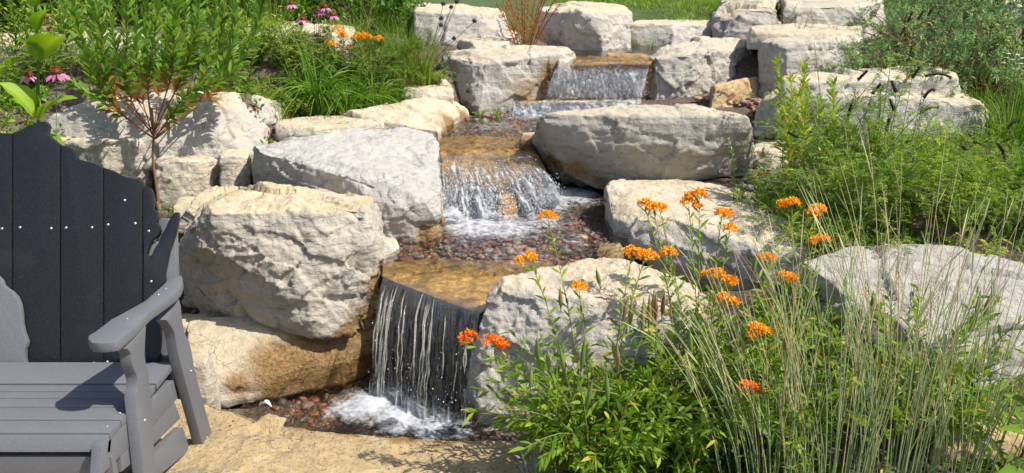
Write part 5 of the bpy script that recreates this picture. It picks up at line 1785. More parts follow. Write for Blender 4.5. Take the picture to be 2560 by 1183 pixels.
for k, (ax, ay, bx, by, curl) in enumerate(spk):
    y = 3.75 if ay > 150 else 5.0
    A, B = Y(ax, ay, y), Y(bx, by, y)
    rs = np.random.RandomState(170 + k)
    b = np.array([A[0] + rs.normal(0, .05), y + rs.uniform(0, .1), 0])
    b[2] = gz(b[0], b[1])
    d = B - A
    ln = np.linalg.norm(d)
    if ln < .05:
        d = d / ln * .055
    P = bez([A - b], [A - b + d * .5 + np.array([0, 0, .03 * curl])], [A - b + d], 9)
    pb, ps = PB(), PB()
    t = np.linspace(0, 1, 9)
    r_ = .0085 * np.sin(np.pi * (t * .86 + .1)) ** .6 + .001
    pb.tubes(P, .0075, .005, .3, 7)
    q, dd = on(P, rs.rand(1, 160) * .999)
    pb.flakes(q[0] + rs.normal(0, .003, (160, 3)), around(dd[0], rs.uniform(0, 6.28, 160), np.full(160, 1.0), rs), .008, .004, rs.rand(160), rs)
    ps.tubes(bez([np.zeros(3)], [(A - b) * .6 + np.array([0, 0, .08])], [A - b], 8), .0016, .0011, .9)
    plant('seed_spike', 'thin stem ending in a dark seed spike above the feathery leaves', 'seed head', [('spike', pb, L_SEED), ('stem', ps, L_STEM)], b, 0, 1, GS2)

# ---------------------------------------------------------------- upper right: blue green shrubs, grass, daisies
GB2 = 'blue green shrubs at the upper right'
pr = [shrub(200 + k, (.42, .42, .38), 5200, .028, .0065, 30, (.15, .9)) for k in range(2)]
sp = [(2210, 5.0, .95, 'blue green shrub nearest the cream end of the slab carrying boulder'), (2330, 5.2, 1.15, 'largest blue green shrub above the two layered boulder'), (2450, 5.4, 1.15, 'blue green shrub above the right end of the two layered boulder'), (2570, 5.2, 1.1, 'blue green shrub at the right edge behind the tall grass'),
      (2280, 6.2, 1.1, 'blue green shrub standing behind in the second row, left'), (2420, 6.6, 1.2, 'blue green shrub standing behind in the second row, middle'), (2560, 6.4, 1.2, 'blue green shrub standing behind in the second row, right'), (2150, 5.5, .6, 'small shrub behind the slab carrying boulder')]
f0 = {}
for k, (px, y, s, lab) in enumerate(sp):
    v = k % 2
    if v not in f0:
        f0[v] = plant('shrub', lab, 'shrub', [('leaves', pr[v][0], L_BLUE), ('branches', pr[v][1], L_TWIG)], foot(px, y), k * 2.1, s, GB2)
    else:
        again(f0[v], lab, foot(px, y), k * 2.1, s, GB2, s * (.92 + .1 * (k % 3)))
for k, (px, y, h, n, lab) in enumerate([(2200, 4.85, .18, 110, 'green grass tuft at the foot of the slab carrying boulder'), (2130, 5.0, .16, 100, 'green grass tuft in front of the slab carrying boulder'), (2450, 4.95, .24, 170, 'tall green grass tuft behind the right end of the two layered boulder'), (2520, 4.45, .34, 200, 'tall green grass tuft at the right edge, nearer'), (2580, 4.9, .36, 200, 'tall green grass tuft at the right edge, farther'), (2500, 4.2, .13, 120, 'green grass tuft below the end of the two layered boulder'), (2560, 3.95, .2, 150, 'green grass tuft beside the feathery plants at the right edge'), (2300, 4.95, .2, 110, 'green grass tuft under the largest blue green shrub')]):
    plant('grass_tuft', lab, 'grass clump', [('blades', tuft(220 + k, n, h, h * .35, .6, .006, (.1, .9), .12, .5), L_GRASS)], foot(px, y), 0, 1, 'grass tufts at the upper right')
for k, (px, py) in enumerate([(2515, 145), (2530, 150), (2545, 138), (2508, 158), (2552, 160), (2540, 172), (2522, 135), (2556, 146)]):
    A = Y(px, py, 4.7)
    b = np.array([A[0], 4.7, gz(A[0], 4.7)])
    rs = np.random.RandomState(240 + k)
    pb, ps = PB(), PB()
    an = np.arange(10) * .628
    pb.flakes(np.repeat((A - b)[None], 10, 0), np.column_stack([np.cos(an), np.sin(an), np.full(10, .3)]), .016, .007, .5, rs)
    ps.tubes(bez([np.zeros(3)], [(A - b) * .5], [A - b], 5), .0014, .001, .2)
    plant('daisy', 'small white daisy among the tall grass at the right edge', 'flower', [('petals', pb, L_WHITE), ('stem', ps, L_STEM)], b, 0, 1, 'white daisies at the right edge')
# dark upright tangle between slab boulder and shrub
rs = np.random.RandomState(9)
pl, ps = PB(), PB()
leafy_stems(pl, ps, fan(np.zeros(3), 22, rs, .42, .1, .5, 7, .14, .2), rs, gap=.02, L=.05, W=.012, t0=.25, tint_t=lambda t: .2 + .6 * t, stem_tint=.6)
plant('leafy_tangle', 'thin reddish leaved tangle beside the cream end of the slab carrying boulder', 'plant', [('leaves', pl, L_RED), ('stems', ps, L_TWIG)], foot(2175, 5.15))

# ---------------------------------------------------------------- left: the tall reddish shrub behind the chair
rs = np.random.RandomState(77)
b0 = Y(392, 505, 4.08)
paths = [[(384, 345, 0), (304, 286, -.12), (231, 195, -.2), (198, 85, -.22), (178, -20, -.2)], [(380, 335, 0), (352, 240, .06), (340, 120, .10), (338, -30, .12)], [(380, 320, 0), (368, 231, -.10), (377, 150, -.14), (392, 40, -.14), (395, -30, -.1)],
         [(384, 330, 0), (400, 213, .12), (414, 122, .16), (424, -20, .18)], [(382, 335, 0), (450, 207, -.08), (487, 97, -.12), (502, -20, -.1)], [(390, 338, 0), (456, 274, .1), (517, 195, .2), (530, 70, .25), (528, 40, .25)],
         [(388, 348, 0), (499, 262, .05), (563, 198, .12), (622, 131, .2), (658, 10, .22), (662, -30, .2)], [(380, 344, 0), (298, 283, .12), (213, 228, .22), (165, 196, .3)], [(382, 310, 0), (304, 190, .12), (283, 91, .2), (270, -20, .25)],
         [(384, 335, 0), (438, 237, .2), (458, 150, .3), (462, 40, .35), (460, -20, .35)], [(384, 350, 0), (420, 300, -.15), (470, 230, -.25), (545, 205, -.3)], [(382, 338, 0), (330, 262, -.2), (312, 190, -.3), (318, 80, -.35), (312, -10, -.35)],
         [(382, 325, 0), (245, 180, .3), (232, 90, .4), (228, -10, .4)],
         [(384, 330, 0), (430, 190, -.2), (436, 90, -.25), (440, -20, -.25)], [(388, 345, 0), (540, 215, .25), (580, 130, .35), (590, 0, .4)], [(380, 330, 0), (270, 215, -.15), (255, 120, -.2), (240, -10, -.2)], [(384, 320, 0), (360, 170, .25), (365, 80, .3), (368, -20, .3)], [(386, 335, 0), (480, 240, .3), (545, 130, .4), (560, 10, .4)]]
pl, ps = PB(), PB()
tr = np.array([[Y(392 + dx, py, 4.08) - b0 for dx, py in ((4, 510), (0, 470), (-8, 420), (-10, 380), (-8, 345), (-10, 300), (-12, 270))]])
ps.tubes(tr, .0085, .0045, .1, 7)
for k, pth in enumerate(paths):
    pts = np.array([Y(a, b, 4.08 + c) - b0 for a, b, c in pth])
    tt = np.linspace(0, len(pts) - 1, 22)
    # smooth polyline
    i = np.clip(np.floor(tt).astype(int), 0, len(pts) - 2)
    w = (tt - i)[:, None]
    P = pts[i] * (1 - w) + pts[i + 1] * w
    for _ in range(3):
        P[1:-1] = .25 * P[:-2] + .5 * P[1:-1] + .25 * P[2:]
    leafy_stems(pl, ps, P[None], rs, gap=.0052, L=.098, W=.024, t0=.26, spread=.72, tint_t=lambda t: np.clip((t - .28) * 3.6 + .30, 0, .9), bend=.15, r=.0042, stem_tint=np.linspace(.1, .9, 22)[None], Lend=.62)
plant('reddish_shrub', 'tall fan shaped shrub, red leaves below and green above, growing before the long grey boulder', 'shrub', [('leaves', pl, L_RED), ('branches', ps, L_TWIG)], b0)

# cup plant with big leaves, coneflowers, at the far left
rs = np.random.RandomState(78)
b1 = foot(95, 3.65)
pl, ps = PB(), PB()
yy = 3.65
stem = np.array([[Y(a, b, yy) - b1 for a, b in ((96, 420), (96, 330), (95, 240), (96, 150), (91, 70), (88, 10), (86, -40))]])
ps.tubes(stem, .0075, .005, .05, 7)
for a, t, w in [((97, 158), (40, 98), .085), ((97, 158), (152, 92), .115), ((96, 300), (-5, 206), .10), ((96, 305), (196, 246), .085), ((96, 335), (160, 415), .08), ((96, 345), (30, 420), .08), ((92, 80), (60, 30), .06), ((92, 80), (125, 25), .06), ((20, 175), (62, 148), .05), ((-20, 200), (20, 165), .06), ((88, 20), (60, -30), .05), ((88, 20), (118, -20), .05)]:
    pl.bigleaf(Y(a[0], a[1], yy) - b1, Y(t[0], t[1], yy - .08 + .05 * rs.rand()) - b1, w * 1.25, rs, .55, .22, .12)
plant('cup_plant', 'tall plant with a thick pale stem and large paired leaves behind the chair back', 'plant', [('leaves', pl, L_LUSH), ('stem', ps, L_LUSH)], b1)


def coneflower(label, hx, hy, y, s, seed, group=None, fx=None, faded=False):
    rs = np.random.RandomState(seed)
    H = Y(hx, hy, y)
    b = foot(fx if fx is not None else hx, y)
    p = H - b
    pc, pp, ps = PB(), PB(), PB()
    n = 13
    an = np.arange(n) * 6.283 / n + rs.normal(0, .1, n)
    d = np.column_stack([np.cos(an), np.sin(an), np.full(n, -.35)])
    R = .012 * s
    if not faded:
        pp.leaves(p + d * R * .8, d, .030 * s, .012 * s, .35, rs.rand(n), rs, flat=1.5)
    pc.lathe(p - UPV * .004 * s, (rs.normal(0, .08), rs.normal(0, .08), 1), [(0, .004 * s), (.002 * s, .014 * s), (.008 * s, .0155 * s), (.015 * s, .011 * s), (.019 * s, .004 * s), (.020 * s, .0003)], .25, 10)
    m = 90
    v = nrmz(np.column_stack([rs.normal(size=(m, 2)), np.abs(rs.normal(size=m)) + .2]))
    pc.flakes(p + UPV * .003 * s + v * np.array([.0145, .0145, .016]) * s, v, .006 * s, .003 * s, rs.uniform(.3, 1, m), rs)
    ps.tubes(bez([np.zeros(3)], [p * .5 + rs.normal(0, .02, 3)], [p - UPV * .004 * s], 8), .0022, .0019, .25)
    nl = 5
    tl = rs.uniform(.1, .6, (1, nl))
    q, dd = on(bez([np.zeros(3)], [p * .5], [p], 8), tl)
    ps.leaves(q[0], around(dd[0], rs.uniform(0, 6.28, nl), np.full(nl, .9), rs), .09 * s, .022 * s, .4, .1, rs)
    parts = [('cone', pc, L_SEED if faded else L_CONE), ('stem', ps, L_STEM)]
    if not faded:
        parts.insert(0, ('petals', pp, L_PINK))
    return plant('coneflower', label, 'flower', parts, b, 0, 1, group)


coneflower('pink coneflower leftmost, with drooping petals, above the chair back', 70, 190, 3.7, 1.25, 1, 'pink coneflowers behind the chair', 72)
coneflower('pink coneflower right of the thick pale stem behind the chair', 140, 183, 3.6, 1.45, 2, 'pink coneflowers behind the chair', 128)
for k, (hx, hy, lab) in enumerate([(798, 28, 'pale pink coneflower, second highest in the upper bed'), (812, 18, 'topmost pale pink coneflower in the upper bed'), (757, 48, 'dark pink coneflower left of the group in the upper bed'), (832, 38, 'pink coneflower at the right of the group in the upper bed'), (728, 10, 'small pink coneflower alone at the top edge')]):
    coneflower(lab, hx, hy, 5.5, 1.3, 20 + k, 'pink coneflowers in the upper bed')
for k, (hx, hy) in enumerate([(699, 33), (694, 50), (727, 52), (753, 62), (790, 35), (786, 58), (793, 92), (857, 14), (915, 6), (933, 72), (818, 45), (1108, 12), (1128, 20), (1103, 48), (1102, 65), (1186, 55), (1135, 98), (1142, 6), (1171, 230)]):
    y = 5.4 if hx < 1000 else 5.75
    H = Y(hx, hy, y)
    if hy > 200:
        # bent stem hanging across the square boulder
        a, p_, b = Y(1100, 165, 5.5), Y(1155, 185, 5.42), Y(1171, 230, 5.40)
    elif hx > 1000:
        a, p_, b = Y(1065 + .25 * (hx - 1100), 150, 5.75), Y(1080 + .5 * (hx - 1100), 110, 5.75), H
    else:
        a = foot(hx + 3, y)
        p_, b = (a + H) / 2, H
    rs = np.random.RandomState(300 + k)
    pc, ps = PB(), PB()
    pc.lathe(b - a - UPV * .006, (0, 0, 1), [(0, .002), (.004, .013), (.012, .016), (.02, .011), (.025, .001)], .4, 9)
    v = nrmz(rs.normal(size=(70, 3)))
    pc.flakes(b - a + UPV * .006 + v * .012, v, .008, .003, rs.rand(70), rs)
    ps.tubes(bez([np.zeros(3)], [p_ - a], [b - a], 9), .0020, .0016, .95)
    plant('dried_coneflower', 'dark dried coneflower head on a bare stem in the upper bed' if hx < 1000 else ('dark dried seed head hanging across the big square boulder' if hy > 200 else 'dark dried seed head on a thin leaning stem before the wide pale boulder'), 'seed head',
          [('cone', pc, L_SEED), ('stem', ps, L_TWIG)], a, 0, 1, 'dried coneflowers of the bed' if hx < 1000 else ('seed head over the square boulder' if hy > 200 else 'dried coneflowers before the wide pale boulder'))

# leafy yellow green mass behind the chair back
GL = 'leafy yellow green plants behind the chair'
for k, (px, y, h, lab) in enumerate([(-40, 3.5, .55, 'yellow green leafy plant at the left edge above the chair back'), (30, 3.45, .52, 'yellow green leafy plant left of the thick pale stem'), (70, 3.8, .5, 'leafy plant under the leftmost pink coneflower'), (150, 3.75, .42, 'leafy plant under the right pink coneflower'), (10, 4.0, .5, 'leafy plant at the left edge before the cream wall stone'), (125, 3.45, .36, 'yellow green leafy plant just behind the highest point of the chair back'),
    (520, 5.3, .34, 'leafy plant right of the reddish shrub, farther back'), (600, 5.25, .36, 'leafy plant before the left end of the flower bed wall stone'), (670, 5.4, .32, 'leafy plant before the middle of the flower bed wall stone'), (160, 5.2, .45, 'leafy plant behind the right pink coneflower'), (60, 5.1, .4, 'leafy plant behind the leftmost pink coneflower')]):
    rs = np.random.RandomState(320 + k)
    pl, ps = PB(), PB()
    leafy_stems(pl, ps, fan(np.zeros(3), 16 if k < 6 else 26, rs, h, h * .25, .55, 7, .09 if k < 6 else .2, .25), rs, gap=.017, L=.062 if k < 6 else .075, W=.026 if k < 6 else .014, t0=.25, tint=(.1, .9), stem_tint=.2, r=.0026)
    plant('leafy_plant', lab, 'plant', [('leaves', pl, L_YEL if k in (0, 1, 5) else (L_LUSH if k < 6 or k % 2 else L_FEATH)), ('stems', ps, L_STEM)], foot(px, y), 0, 1, GL)
# tall leafy spires at the left edge like the reddish shrub
for k, (tx, ty, fx, y, lab) in enumerate([(45, -30, 75, 4.9, 'tall dark stemmed leafy spire at the left edge'), (25, -10, 40, 5.0, 'tall leafy spire at the far left corner'), (150, -30, 165, 5.1, 'tall leafy spire behind the reddish shrub, left'), (585, -20, 575, 5.0, 'tall leafy spire behind the reddish shrub, right'), (640, 0, 610, 4.9, 'tall leafy spire right of the reddish shrub'), (535, -30, 530, 5.2, 'tall leafy spire behind the middle of the reddish shrub')]):
    b = foot(fx, y)
    tip = Y(tx, ty, y) - b
    rs = np.random.RandomState(340 + k)
    P = bez([np.zeros(3)], [tip * .5 + np.array([.03, 0, 0])], [tip], 14)
    pl, ps = PB(), PB()
    leafy_stems(pl, ps, P, rs, gap=.0065, L=.085, W=.018, t0=.15, spread=.8, tint_t=lambda t: np.clip(.5 + .4 * t, 0, 1), stem_tint=np.linspace(.5, 1, 14)[None], r=.004)
    plant('leafy_spire', lab, 'plant', [('leaves', pl, L_RED), ('stem', ps, L_TWIG)], b, 0, 1, 'tall leafy spires in the left bed')

# ---------------------------------------------------------------- left bed planting
GM = 'low feathery mounds in the left bed'
pm = [feathery(400 + k, h=.27, n=26, lean=1.0, frond=.07, leaflets=11, ll=.013, lw=.004, gap=.021) for k in range(2)]
fm = {}
for k, (px, y, s, lab) in enumerate([(610, 4.95, 1.0, 'bright green feathery mound above the right end of the long grey boulder'), (680, 4.9, .9, 'bright green feathery mound left of the strap leaved clump'), (540, 5.05, 1.0, 'feathery mound behind the long grey boulder under the reddish shrub'), (640, 5.35, 1.15, 'larger feathery mound behind the bright green one'), (460, 5.2, 1.0, 'feathery mound seen through the reddish shrub, middle'), (360, 5.1, 1.0, 'feathery mound seen through the reddish shrub, left'), (250, 5.0, 1.0, 'feathery mound behind the pink coneflowers'), (130, 4.9, 1.05, 'feathery mound behind the big leaved plant'), (20, 4.8, 1.1, 'feathery mound at the left edge under the wall stone'), (720, 5.25, 1.15, 'feathery mound under the dried coneflowers'),
                                      (790, 5.3, 1.1, 'feathery mound under the upper orange flowers'), (860, 5.4, 1.15, 'feathery mound right of the upper orange flowers'), (1090, 5.55, .55, 'small feathery mound at the corner of the big square boulder'), (940, 5.35, 1.05, 'feathery mound before the tall fine grass'), (560, 5.5, 1.1, 'feathery mound before the cream wall stone of the upper bed')]):
    v = k % 2
    m = L_FEATH if k in (0, 1, 3, 12, 9) else L_FEATHD
    key = (v, m.name)
    if key not in fm:
        fm[key] = plant('feathery_mound', lab, 'plant', [('leaves', pm[v][0], m), ('stems', pm[v][1], L_STEM)], foot(px, y), k * 1.7, s, GM)
    else:
        again(fm[key], lab, foot(px, y), k * 1.7, s, GM)
for k, (px, y, h, n, w, lab) in enumerate([(800, 5.0, .5, 130, .016, 'strap leaved clump with arching blades above the thin cream slab'), (870, 5.05, .48, 120, .015, 'strap leaved clump, second from the left above the cream slab'), (760, 5.1, .42, 90, .014, 'strap leaved clump with pale blades left of the others'), (935, 5.15, .38, 110, .012, 'strap leaved clump nearest the small stacked stone'), (985, 5.3, .26, 80, .009, 'narrow leaved clump beside the small stacked stone')]):
    plant('strap_leaf_clump', lab, 'plant', [('blades', tuft(430 + k, n, h, h * .3, .85, w, (.1, .75), .06, .9, 9), L_GRASS)], foot(px, y), 0, 1, 'strap leaved clumps in the left bed')
for k, (px, y, h, n, lean, lab) in enumerate([(960, 5.75, .62, 240, .38, 'tall fine grass fountain in the upper bed, left of the dried seed heads'), (1010, 5.6, .48, 200, .45, 'fine grass clump right of the tall fountain grass'), (900, 5.9, .55, 160, .4, 'fine grass clump left of the tall fountain grass'), (1050, 5.5, .34, 170, .5, 'low fine grass clump above the small stacked stone'), (630, 6.0, .5, 180, .4, 'fine upright grass behind the cream wall stone'), (690, 6.1, .5, 160, .4, 'fine upright grass behind the middle of the cream wall stone'), (170, 5.6, .35, 140, .5, 'dark fine grass behind the big leaved plant')]):
    plant('fine_grass', lab, 'grass clump', [('blades', tuft(450 + k, n, h, h * .3, lean, .0042, (.1, 1.0), .08, .45, 7), L_GRASS)], foot(px, y), 0, 1, 'fine grass clumps in the left bed')
# bushy dark aster right of the bed
for k, (px, y, s, lab) in enumerate([(1000, 5.4, .55, 'bushy narrow leaved plant above the small stacked stone'), (1060, 5.65, .55, 'bushy narrow leaved plant beside the big square boulder'), (930, 5.6, .6, 'bushy narrow leaved plant behind the strap leaved clump'), (820, 5.6, .6, 'bushy narrow leaved plant behind the upper orange flowers')]):
    pl, ps = shrub(470 + k, (.34, .3, .42), 3800, .034, .005, 22, (.05, .7))
    plant('bushy_plant', lab, 'plant', [('leaves', pl, L_FEATHD), ('stems', ps, L_TWIG)], foot(px, y), k, s, 'bushy plants in the left bed')
# orange milkweed in the upper bed
rs = np.random.RandomState(480)
b = foot(870, 5.45)
root = empty('butterfly_weed', b)
tag(root, 'orange flowering plant in the upper left bed before the fine grass', 'flowering plant', 'butterfly weed plants')
hd = np.array([Y(a_, c_, 5.4 + rs.uniform(-.1, .1)) - b for a_, c_ in [(846, 72), (853, 85), (895, 90), (910, 88), (890, 96), (922, 95), (948, 98), (822, 108), (832, 112), (874, 122), (742, 122), (760, 118), (858, 92), (905, 98)]])
P = bez(hd * np.array([.3, .3, 0]), hd * np.array([.6, .6, .5]), hd, 9)
pl, ps = PB(), PB()
leafy_stems(pl, ps, P, rs, gap=.014, L=.06, W=.011, t0=.1)
pl.build('leaves', L_WEED, root)
ps.build('stems', L_STEM, root)
for p in hd:
    pb = PB()
    umbel(pb, p, rs, R=.032, n=44)
    pb.build('flower_head', L_ORANGE, root)
# background shrubs along the top of the left bed
GT = 'dark shrubs along the top of the left bed'
pt = [shrub(500 + k, (.5, .4, .42), 3600, .05, .02, 28, (.05, .9)) for k in range(2)]
ft = {}
for k, (px, y, s, lab) in enumerate([(-60, 6.3, 1.0, 'leafy shrub at the top left corner'), (60, 6.6, .9, 'leafy shrub behind the tall leafy spires at the left'), (190, 6.5, .9, 'leafy shrub behind the brown dried leaf'), (320, 6.7, 1.0, 'leafy shrub behind the top of the reddish shrub, left'), (440, 6.8, 1.0, 'leafy shrub behind the top of the reddish shrub, right'), (560, 6.9, 1.0, 'leafy shrub left of the upright fine grass'), (690, 7.0, 1.0, 'leafy shrub behind the upright fine grass'), (800, 7.0, 1.0, 'leafy shrub behind the pink coneflowers of the upper bed'), (900, 7.2, 1.0, 'leafy shrub behind the tall fountain grass, left'), (1000, 7.6, .8, 'leafy shrub behind the tall fountain grass, right'), (1120, 8.0, .45, 'low shrub on the lawn edge behind the wide pale boulder'), (1220, 8.2, .4, 'low shrub on the lawn edge left of the small red shrub')]):
    v = k % 2
    m = (L_BUSHD, L_LUSH)[k % 3 == 1]
    key = (v, m.name)
    if key not in ft:
        ft[key] = plant('leafy_shrub', lab, 'shrub', [('leaves', pt[v][0], m), ('branches', pt[v][1], L_TWIG)], foot(px, y), k * 2.3, s, GT)
    else:
        again(ft[key], lab, foot(px, y), k * 2.3, s, GT)
# brown dried leaf
pb = PB()
rs = np.random.RandomState(3)
c = Y(108, 60, 5.3)
for k in range(16):
    d = nrmz(rs.normal(size=3) + np.array([0, 0, -.4]))
    pb.bigleaf(d * .01, d * .085, .06, rs, rs.uniform(.2, .8), .3, .3, 7)
plant('dried_leaf', 'curled brown dried leaf cluster among the shrubs at the upper left', 'dead leaf', [('leaves', pb, L_DRY)], c)
# small red shrub at the top
rs = np.random.RandomState(520)
b = foot(1312, 6.45)
tips = np.array([Y(a_, c_, 6.4 + rs.uniform(-.2, .2)) - b for a_, c_ in [(1245, -20), (1262, -40), (1285, -30), (1300, -60), (1325, -50), (1345, -40), (1365, -25), (1392, -8), (1400, 10), (1240, 8), (1270, 5), (1350, 0), (1312, -30), (1380, -40)]])
n = len(tips)
P = bez(np.zeros((n, 3)) + rs.normal(0, .01, (n, 3)), tips * np.array([.35, .35, .6]), tips, 10)
pl, ps = PB(), PB()
leafy_stems(pl, ps, P, rs, gap=.009, L=.06, W=.013, t0=.4, spread=.8, tint_t=lambda t: .05 + .22 * rs.rand(*t.shape), stem_tint=np.broadcast_to(np.linspace(.0, .3, 10)[None], (n, 10)), r=.0055)
plant('reddish_shrub', 'small orange red shrub with pale stems between the two back boulders', 'shrub', [('leaves', pl, L_RED), ('branches', ps, L_TWIG)], b)
# leafy stems on the boulders' gaps
for k, (px, y, h, nst, lab, mt) in enumerate([(1320, 6.6, .22, 10, 'green leafy shoots at the foot of the small orange red shrub', L_LUSH), (1490, 6.3, .24, 7, 'sparse green weed at the foot of the tall square block', L_LUSH), (1425, 6.3, .10, 6, 'tiny weed at the left end of the top pool', L_LUSH), (705, 4.75, .14, 9, 'small green weed at the right end of the long grey boulder', L_FEATH), (940, 3.38, .10, 10, 'small bright green weed at the edge of the river pebbles', L_LUSH),
                                            (445, 4.0, .14, 9, 'wispy weed below the cream block', L_FEATHD), (420, 4.02, .10, 7, 'yellow flowering weed beside the massive boulder', L_YEL), (1835, 3.95, .42, 5, 'wispy tall green weed before the large undercut boulder', L_FEATH), (1860, 3.9, .16, 8, 'leafy weed on the dark pebbles below the undercut boulder', L_LUSH), (1200, 5.5, .05, 16, 'small bright green weed in the water at the foot of the square boulder', L_LUSH), (1240, 5.45, .08, 14, 'leafy bright green weed right of the square boulder foot', L_LUSH),
                                            (770, 4.95, .12, 16, 'low bright green tuft beside the thin cream slab', L_YEL), (2100, 6.2, .3, 10, 'tall weed before the flat topped boulder', L_YEL), (1990, 6.3, .28, 8, 'thin weed on the slab at the upper right', L_DRY), (1955, 6.6, .35, 7, 'dry pinkish weed beside the dark grey boulder', L_DRY)]):
    rs = np.random.RandomState(540 + k)
    pl, ps = PB(), PB()
    leafy_stems(pl, ps, fan(np.zeros(3), nst, rs, h, h * .3, .5, 7, .03, .3), rs, gap=.013, L=.04 if h > .12 else .028, W=.008 if mt is not L_FEATHD else .003, t0=.12, tint=(.2, .9), stem_tint=.3, r=.0016)
    b = foot(px, y)
    if k in (9, 10):
        b[2] = .555
    plant('weed', lab, 'weed', [('leaves', pl, mt), ('stems', ps, L_STEM)], b, 0, 1, 'small weeds between the stones')
for k, (px, y, h, n, lab, mt) in enumerate([(1590, 6.75, .13, 22, 'small grass tuft in the top pool', L_GRASS), (1625, 6.6, .16, 16, 'sparse grass blades in the top pool near the rounded boulder', L_GRASS), (1555, 6.7, .10, 14, 'short grass blades in the top pool near the square block', L_GRASS), (530, 4.18, .14, 60, 'dry straw tuft hanging before the cream blocks', L_DRY), (500, 4.12, .09, 40, 'low dry tuft at the foot of the cream block', L_DRY), (870, 4.85, .06, 30, 'small dry tuft on the thin cream slab', L_DRY), (455, 3.42, .06, 16, 'few thin blades at the left foot of the massive boulder', L_GRASS)]):
    b = foot(px, y)
    if px > 1500:
        b[2] = .90
    if k == 5:
        b[2] = .68
    plant('grass_tuft', lab, 'grass clump', [('blades', tuft(580 + k, n, h, h * .4, .6, .004, (.1, .9), .04, .5), mt)], b, 0, 1, 'small tufts between the stones')


# ---------------------------------------------------------------- ground cover and lawn
def carpet(name, label, poly, z, n, L, W, material, seed, tint=(.05, .8), up=.9):
    rs = np.random.RandomState(seed)
    P = np.array([Z(a, b, z)[:2] for a, b in poly])
    xs = rs.uniform(P[:, 0].min(), P[:, 0].max(), n * 4)
    ys = rs.uniform(P[:, 1].min(), P[:, 1].max(), n * 4)
    k = inpoly(xs, ys, P)
    xs, ys = xs[k][:n], ys[k][:n]
    zs = np.concatenate([ground_z(a, b) for a, b in zip(np.array_split(xs, 20), np.array_split(ys, 20))])
    q = np.column_stack([xs, ys, zs])
    dens = fbm(q * 3, seed, 3)
    keep = dens > -.35
    q, dens = q[keep], dens[keep]
    m = len(q)
    d = np.column_stack([rs.normal(0, .55, (m, 2)), np.full(m, up)])
    pb = PB()
    pb.leaves(q, d, L * rs.uniform(.5, 1.3, m) * (1 + .5 * dens), W, .3, np.clip(rs.uniform(tint[0], tint[1], m) + .15 * dens, 0, 1), rs)
    o = pb.build(name, material)
    return tag(o, label, kind='stuff')


carpet('ground_cover', 'low green ground cover carpeting the left bed', [(-200, 330), (120, 240), (560, 222), (740, 285), (980, 265), (1080, 200), (1040, 130), (600, 160), (-200, 180)], .85, 15000, .075, .014, L_FEATHD, 1)
carpet('ground_cover', 'low green ground cover behind the chair', [(-500, 700), (-300, 250), (60, 250), (180, 300), (140, 520), (100, 700)], .4, 5000, .07, .02, L_LUSH, 2)
carpet('ground_cover', 'low green ground cover carpeting the right bed', [(1950, 480), (1990, 300), (2200, 250), (2700, 200), (2900, 600), (2500, 600), (2150, 600), (2040, 560)], .5, 15000, .08, .010, L_FEATHD, 3)
carpet('ground_cover', 'low green ground cover under the upper right shrubs', [(2150, 230), (2160, 60), (2300, 20), (2900, 20), (2800, 330), (2450, 300)], .85, 9000, .09, .012, L_BUSHD, 4)
carpet('ground_cover', 'low green ground cover along the top of the left bed', [(-200, 110), (-200, 20), (1030, 20), (1040, 90), (900, 70), (560, 60)], 1.0, 8000, .09, .018, L_BUSHD, 5)
carpet('ground_cover', 'low leaves and litter under the orange flowers', [(1330, 1140), (1400, 1060), (1700, 1020), (2100, 960), (2700, 950), (2800, 1300), (1350, 1300)], .0, 5000, .06, .016, L_WEED, 6, (0, .6), .5)
carpet('lawn_grass', 'short green lawn grass beyond the back stones', [(1380, 62), (1380, -8), (2100, -8), (2100, 62)], 1.07, 30000, .075, .007, L_GRASS, 7, (.1, 1.0), 1.3)

# small litter
rs = np.random.RandomState(8)
pb = PB()
pb.bigleaf((0, 0, 0), (.055, -.02, .012), .028, rs, .6, .4, .25, 7)
plant('fallen_leaf', 'pale curled fallen leaf at the left corner of the lowest pool', 'dead leaf', [('blade', pb, L_WHITE)], Z(648, 1018, -.03))
pb = PB()
pb.bigleaf((0, 0, 0), (.05, .01, .01), .03, rs, .2, .4, .25, 7)
plant('fallen_leaf', 'brown fallen leaf on the wet ledge left of the lowest pool', 'dead leaf', [('blade', pb, L_DRY)], Z(585, 985, -.02))
P = np.array([[Z(812, 331, .665), Z(850, 333, .66), Z(880, 325, .675), Z(905, 327, .67), Z(930, 320, .68), Z(962, 322, .675)]])
b = P[0, 0].copy()
pb = PB()
pb.tubes(P - b, .004, .002, 1.0, 5)
plant('twig', 'thin bare twig lying along the front of the thin cream slab', 'twig', [('stem', pb, L_DRY)], b)

gravel('scattered grit on the stone slab beside the pool and chair', [(440, 1010), (540, 1000), (700, 1050), (1000, 1085), (1200, 1095), (1250, 1180), (500, 1180)], 0, 60, .0025, .006, 21, 0.0)

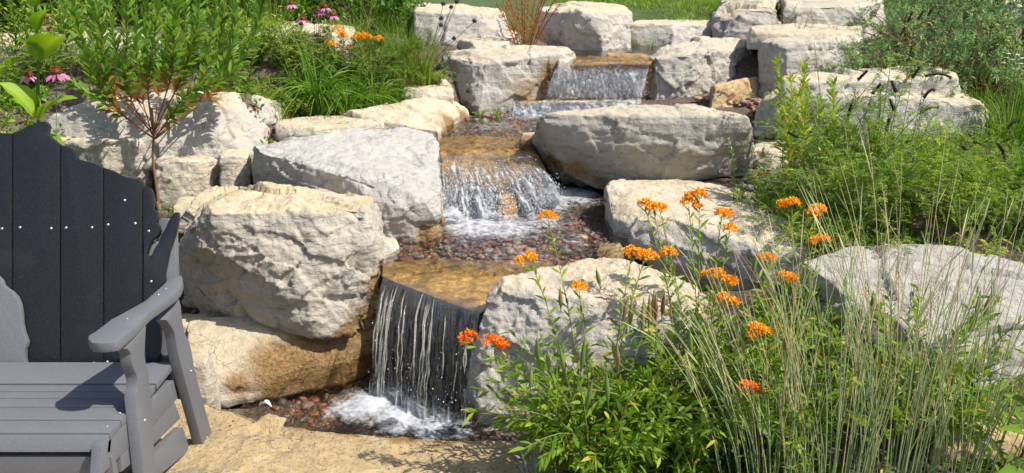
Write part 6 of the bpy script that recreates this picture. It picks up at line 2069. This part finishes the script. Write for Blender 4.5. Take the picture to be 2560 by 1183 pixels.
# upright leafy stems among the feathery plants
for k, (tx, ty, y, lab) in enumerate([(2120, 275, 3.9, 'upright leafy stem among the feathery plants, before the left end of the two layered boulder'), (2170, 300, 3.75, 'upright leafy stem among the feathery plants, under the dark seed spikes'), (2220, 330, 3.7, 'upright leafy stem near the middle of the feathery plants'), (2290, 320, 3.8, 'upright leafy stem under the curved seed spikes'), (2350, 340, 3.75, 'upright leafy stem right of the curved seed spikes'), (2420, 390, 3.6, 'upright leafy stem before the right end of the two layered boulder'),
                                     (2090, 360, 3.55, 'upright leafy stem low at the left of the feathery plants'), (2260, 400, 3.45, 'upright leafy stem low before the middle of the feathery plants'), (2150, 420, 3.4, 'upright leafy stem behind the rightmost orange flowers'), (2480, 430, 3.5, 'upright leafy stem at the right of the feathery plants')]):
    b = foot(tx + (k * 37 % 40) - 20, y)
    tip = Y(tx, ty, y + .05) - b
    rs = np.random.RandomState(700 + k)
    P = bez([np.zeros(3)], [tip * .5 + np.array([rs.normal(0, .03), 0, .02])], [tip], 12)
    P = np.concatenate([P, P * np.array([1, 1, .82]) + np.array([.05, .02, 0]), P * np.array([.9, 1, .9]) + np.array([-.05, .03, 0])])
    pl, ps = PB(), PB()
    leafy_stems(pl, ps, P, rs, gap=.010, L=.095, W=.017, t0=.25, spread=.85, tint=(.1, .8), stem_tint=.5, r=.003)
    plant('leafy_wand', lab, 'plant', [('leaves', pl, L_LUSH if k % 2 else L_YEL), ('stem', ps, L_STEM)], b)
# the bee on the leftmost of the high flowers
c = Y(1612, 507, 2.665)
bm = bmesh.new()
for x, r, q in ((-.006, .0042, 1.4), (0, .0040, 1.0), (.0052, .0028, 1.0)):
    bmesh.ops.create_uvsphere(bm, u_segments=12, v_segments=8, radius=r, matrix=Matrix.Translation((x, 0, 0)) @ Matrix.Diagonal((q, 1, 1, 1)))
me = bpy.data.meshes.new('bee')
bm.to_mesh(me)
bm.free()
bee = link('bee', me, None, None, c)
md = bee.modifiers.new('one_body', 'REMESH')
md.mode = 'VOXEL'
md.voxel_size = .0007
bpy.context.view_layer.update()
me2 = bpy.data.meshes.new_from_object(bee.evaluated_get(bpy.context.evaluated_depsgraph_get()))
bee.modifiers.clear()
bee.data = me2
BEE, _n, _l, _p = mat("bee_body")
_w = _n.new("ShaderNodeTexWave")
_w.inputs['Scale'].default_value = 60
_l.new(objco(BEE.node_tree), _w.inputs['Vector'])
_l.new(ramp(BEE.node_tree, _w.outputs['Fac'], [(.3, (.012, .01, .008)), (.8, (.10, .06, .01))]), _p.inputs['Base Color'])
_p.inputs['Roughness'].default_value = .7
me2.materials.append(BEE)
tag(bee, 'small dark bee sitting on the leftmost of the high orange flower heads', 'bee')
pb = PB()
rs = np.random.RandomState(4)
pb.leaves(np.zeros((4, 3)) + np.array([0, 0, .003]), np.array([[-.6, .8, .3], [-.6, -.8, .3], [-.9, .5, .25], [-.9, -.5, .25]]), .010, .0042, .1, .6, rs, flat=1.5)
pb.build('wings', L_WHITE, bee)
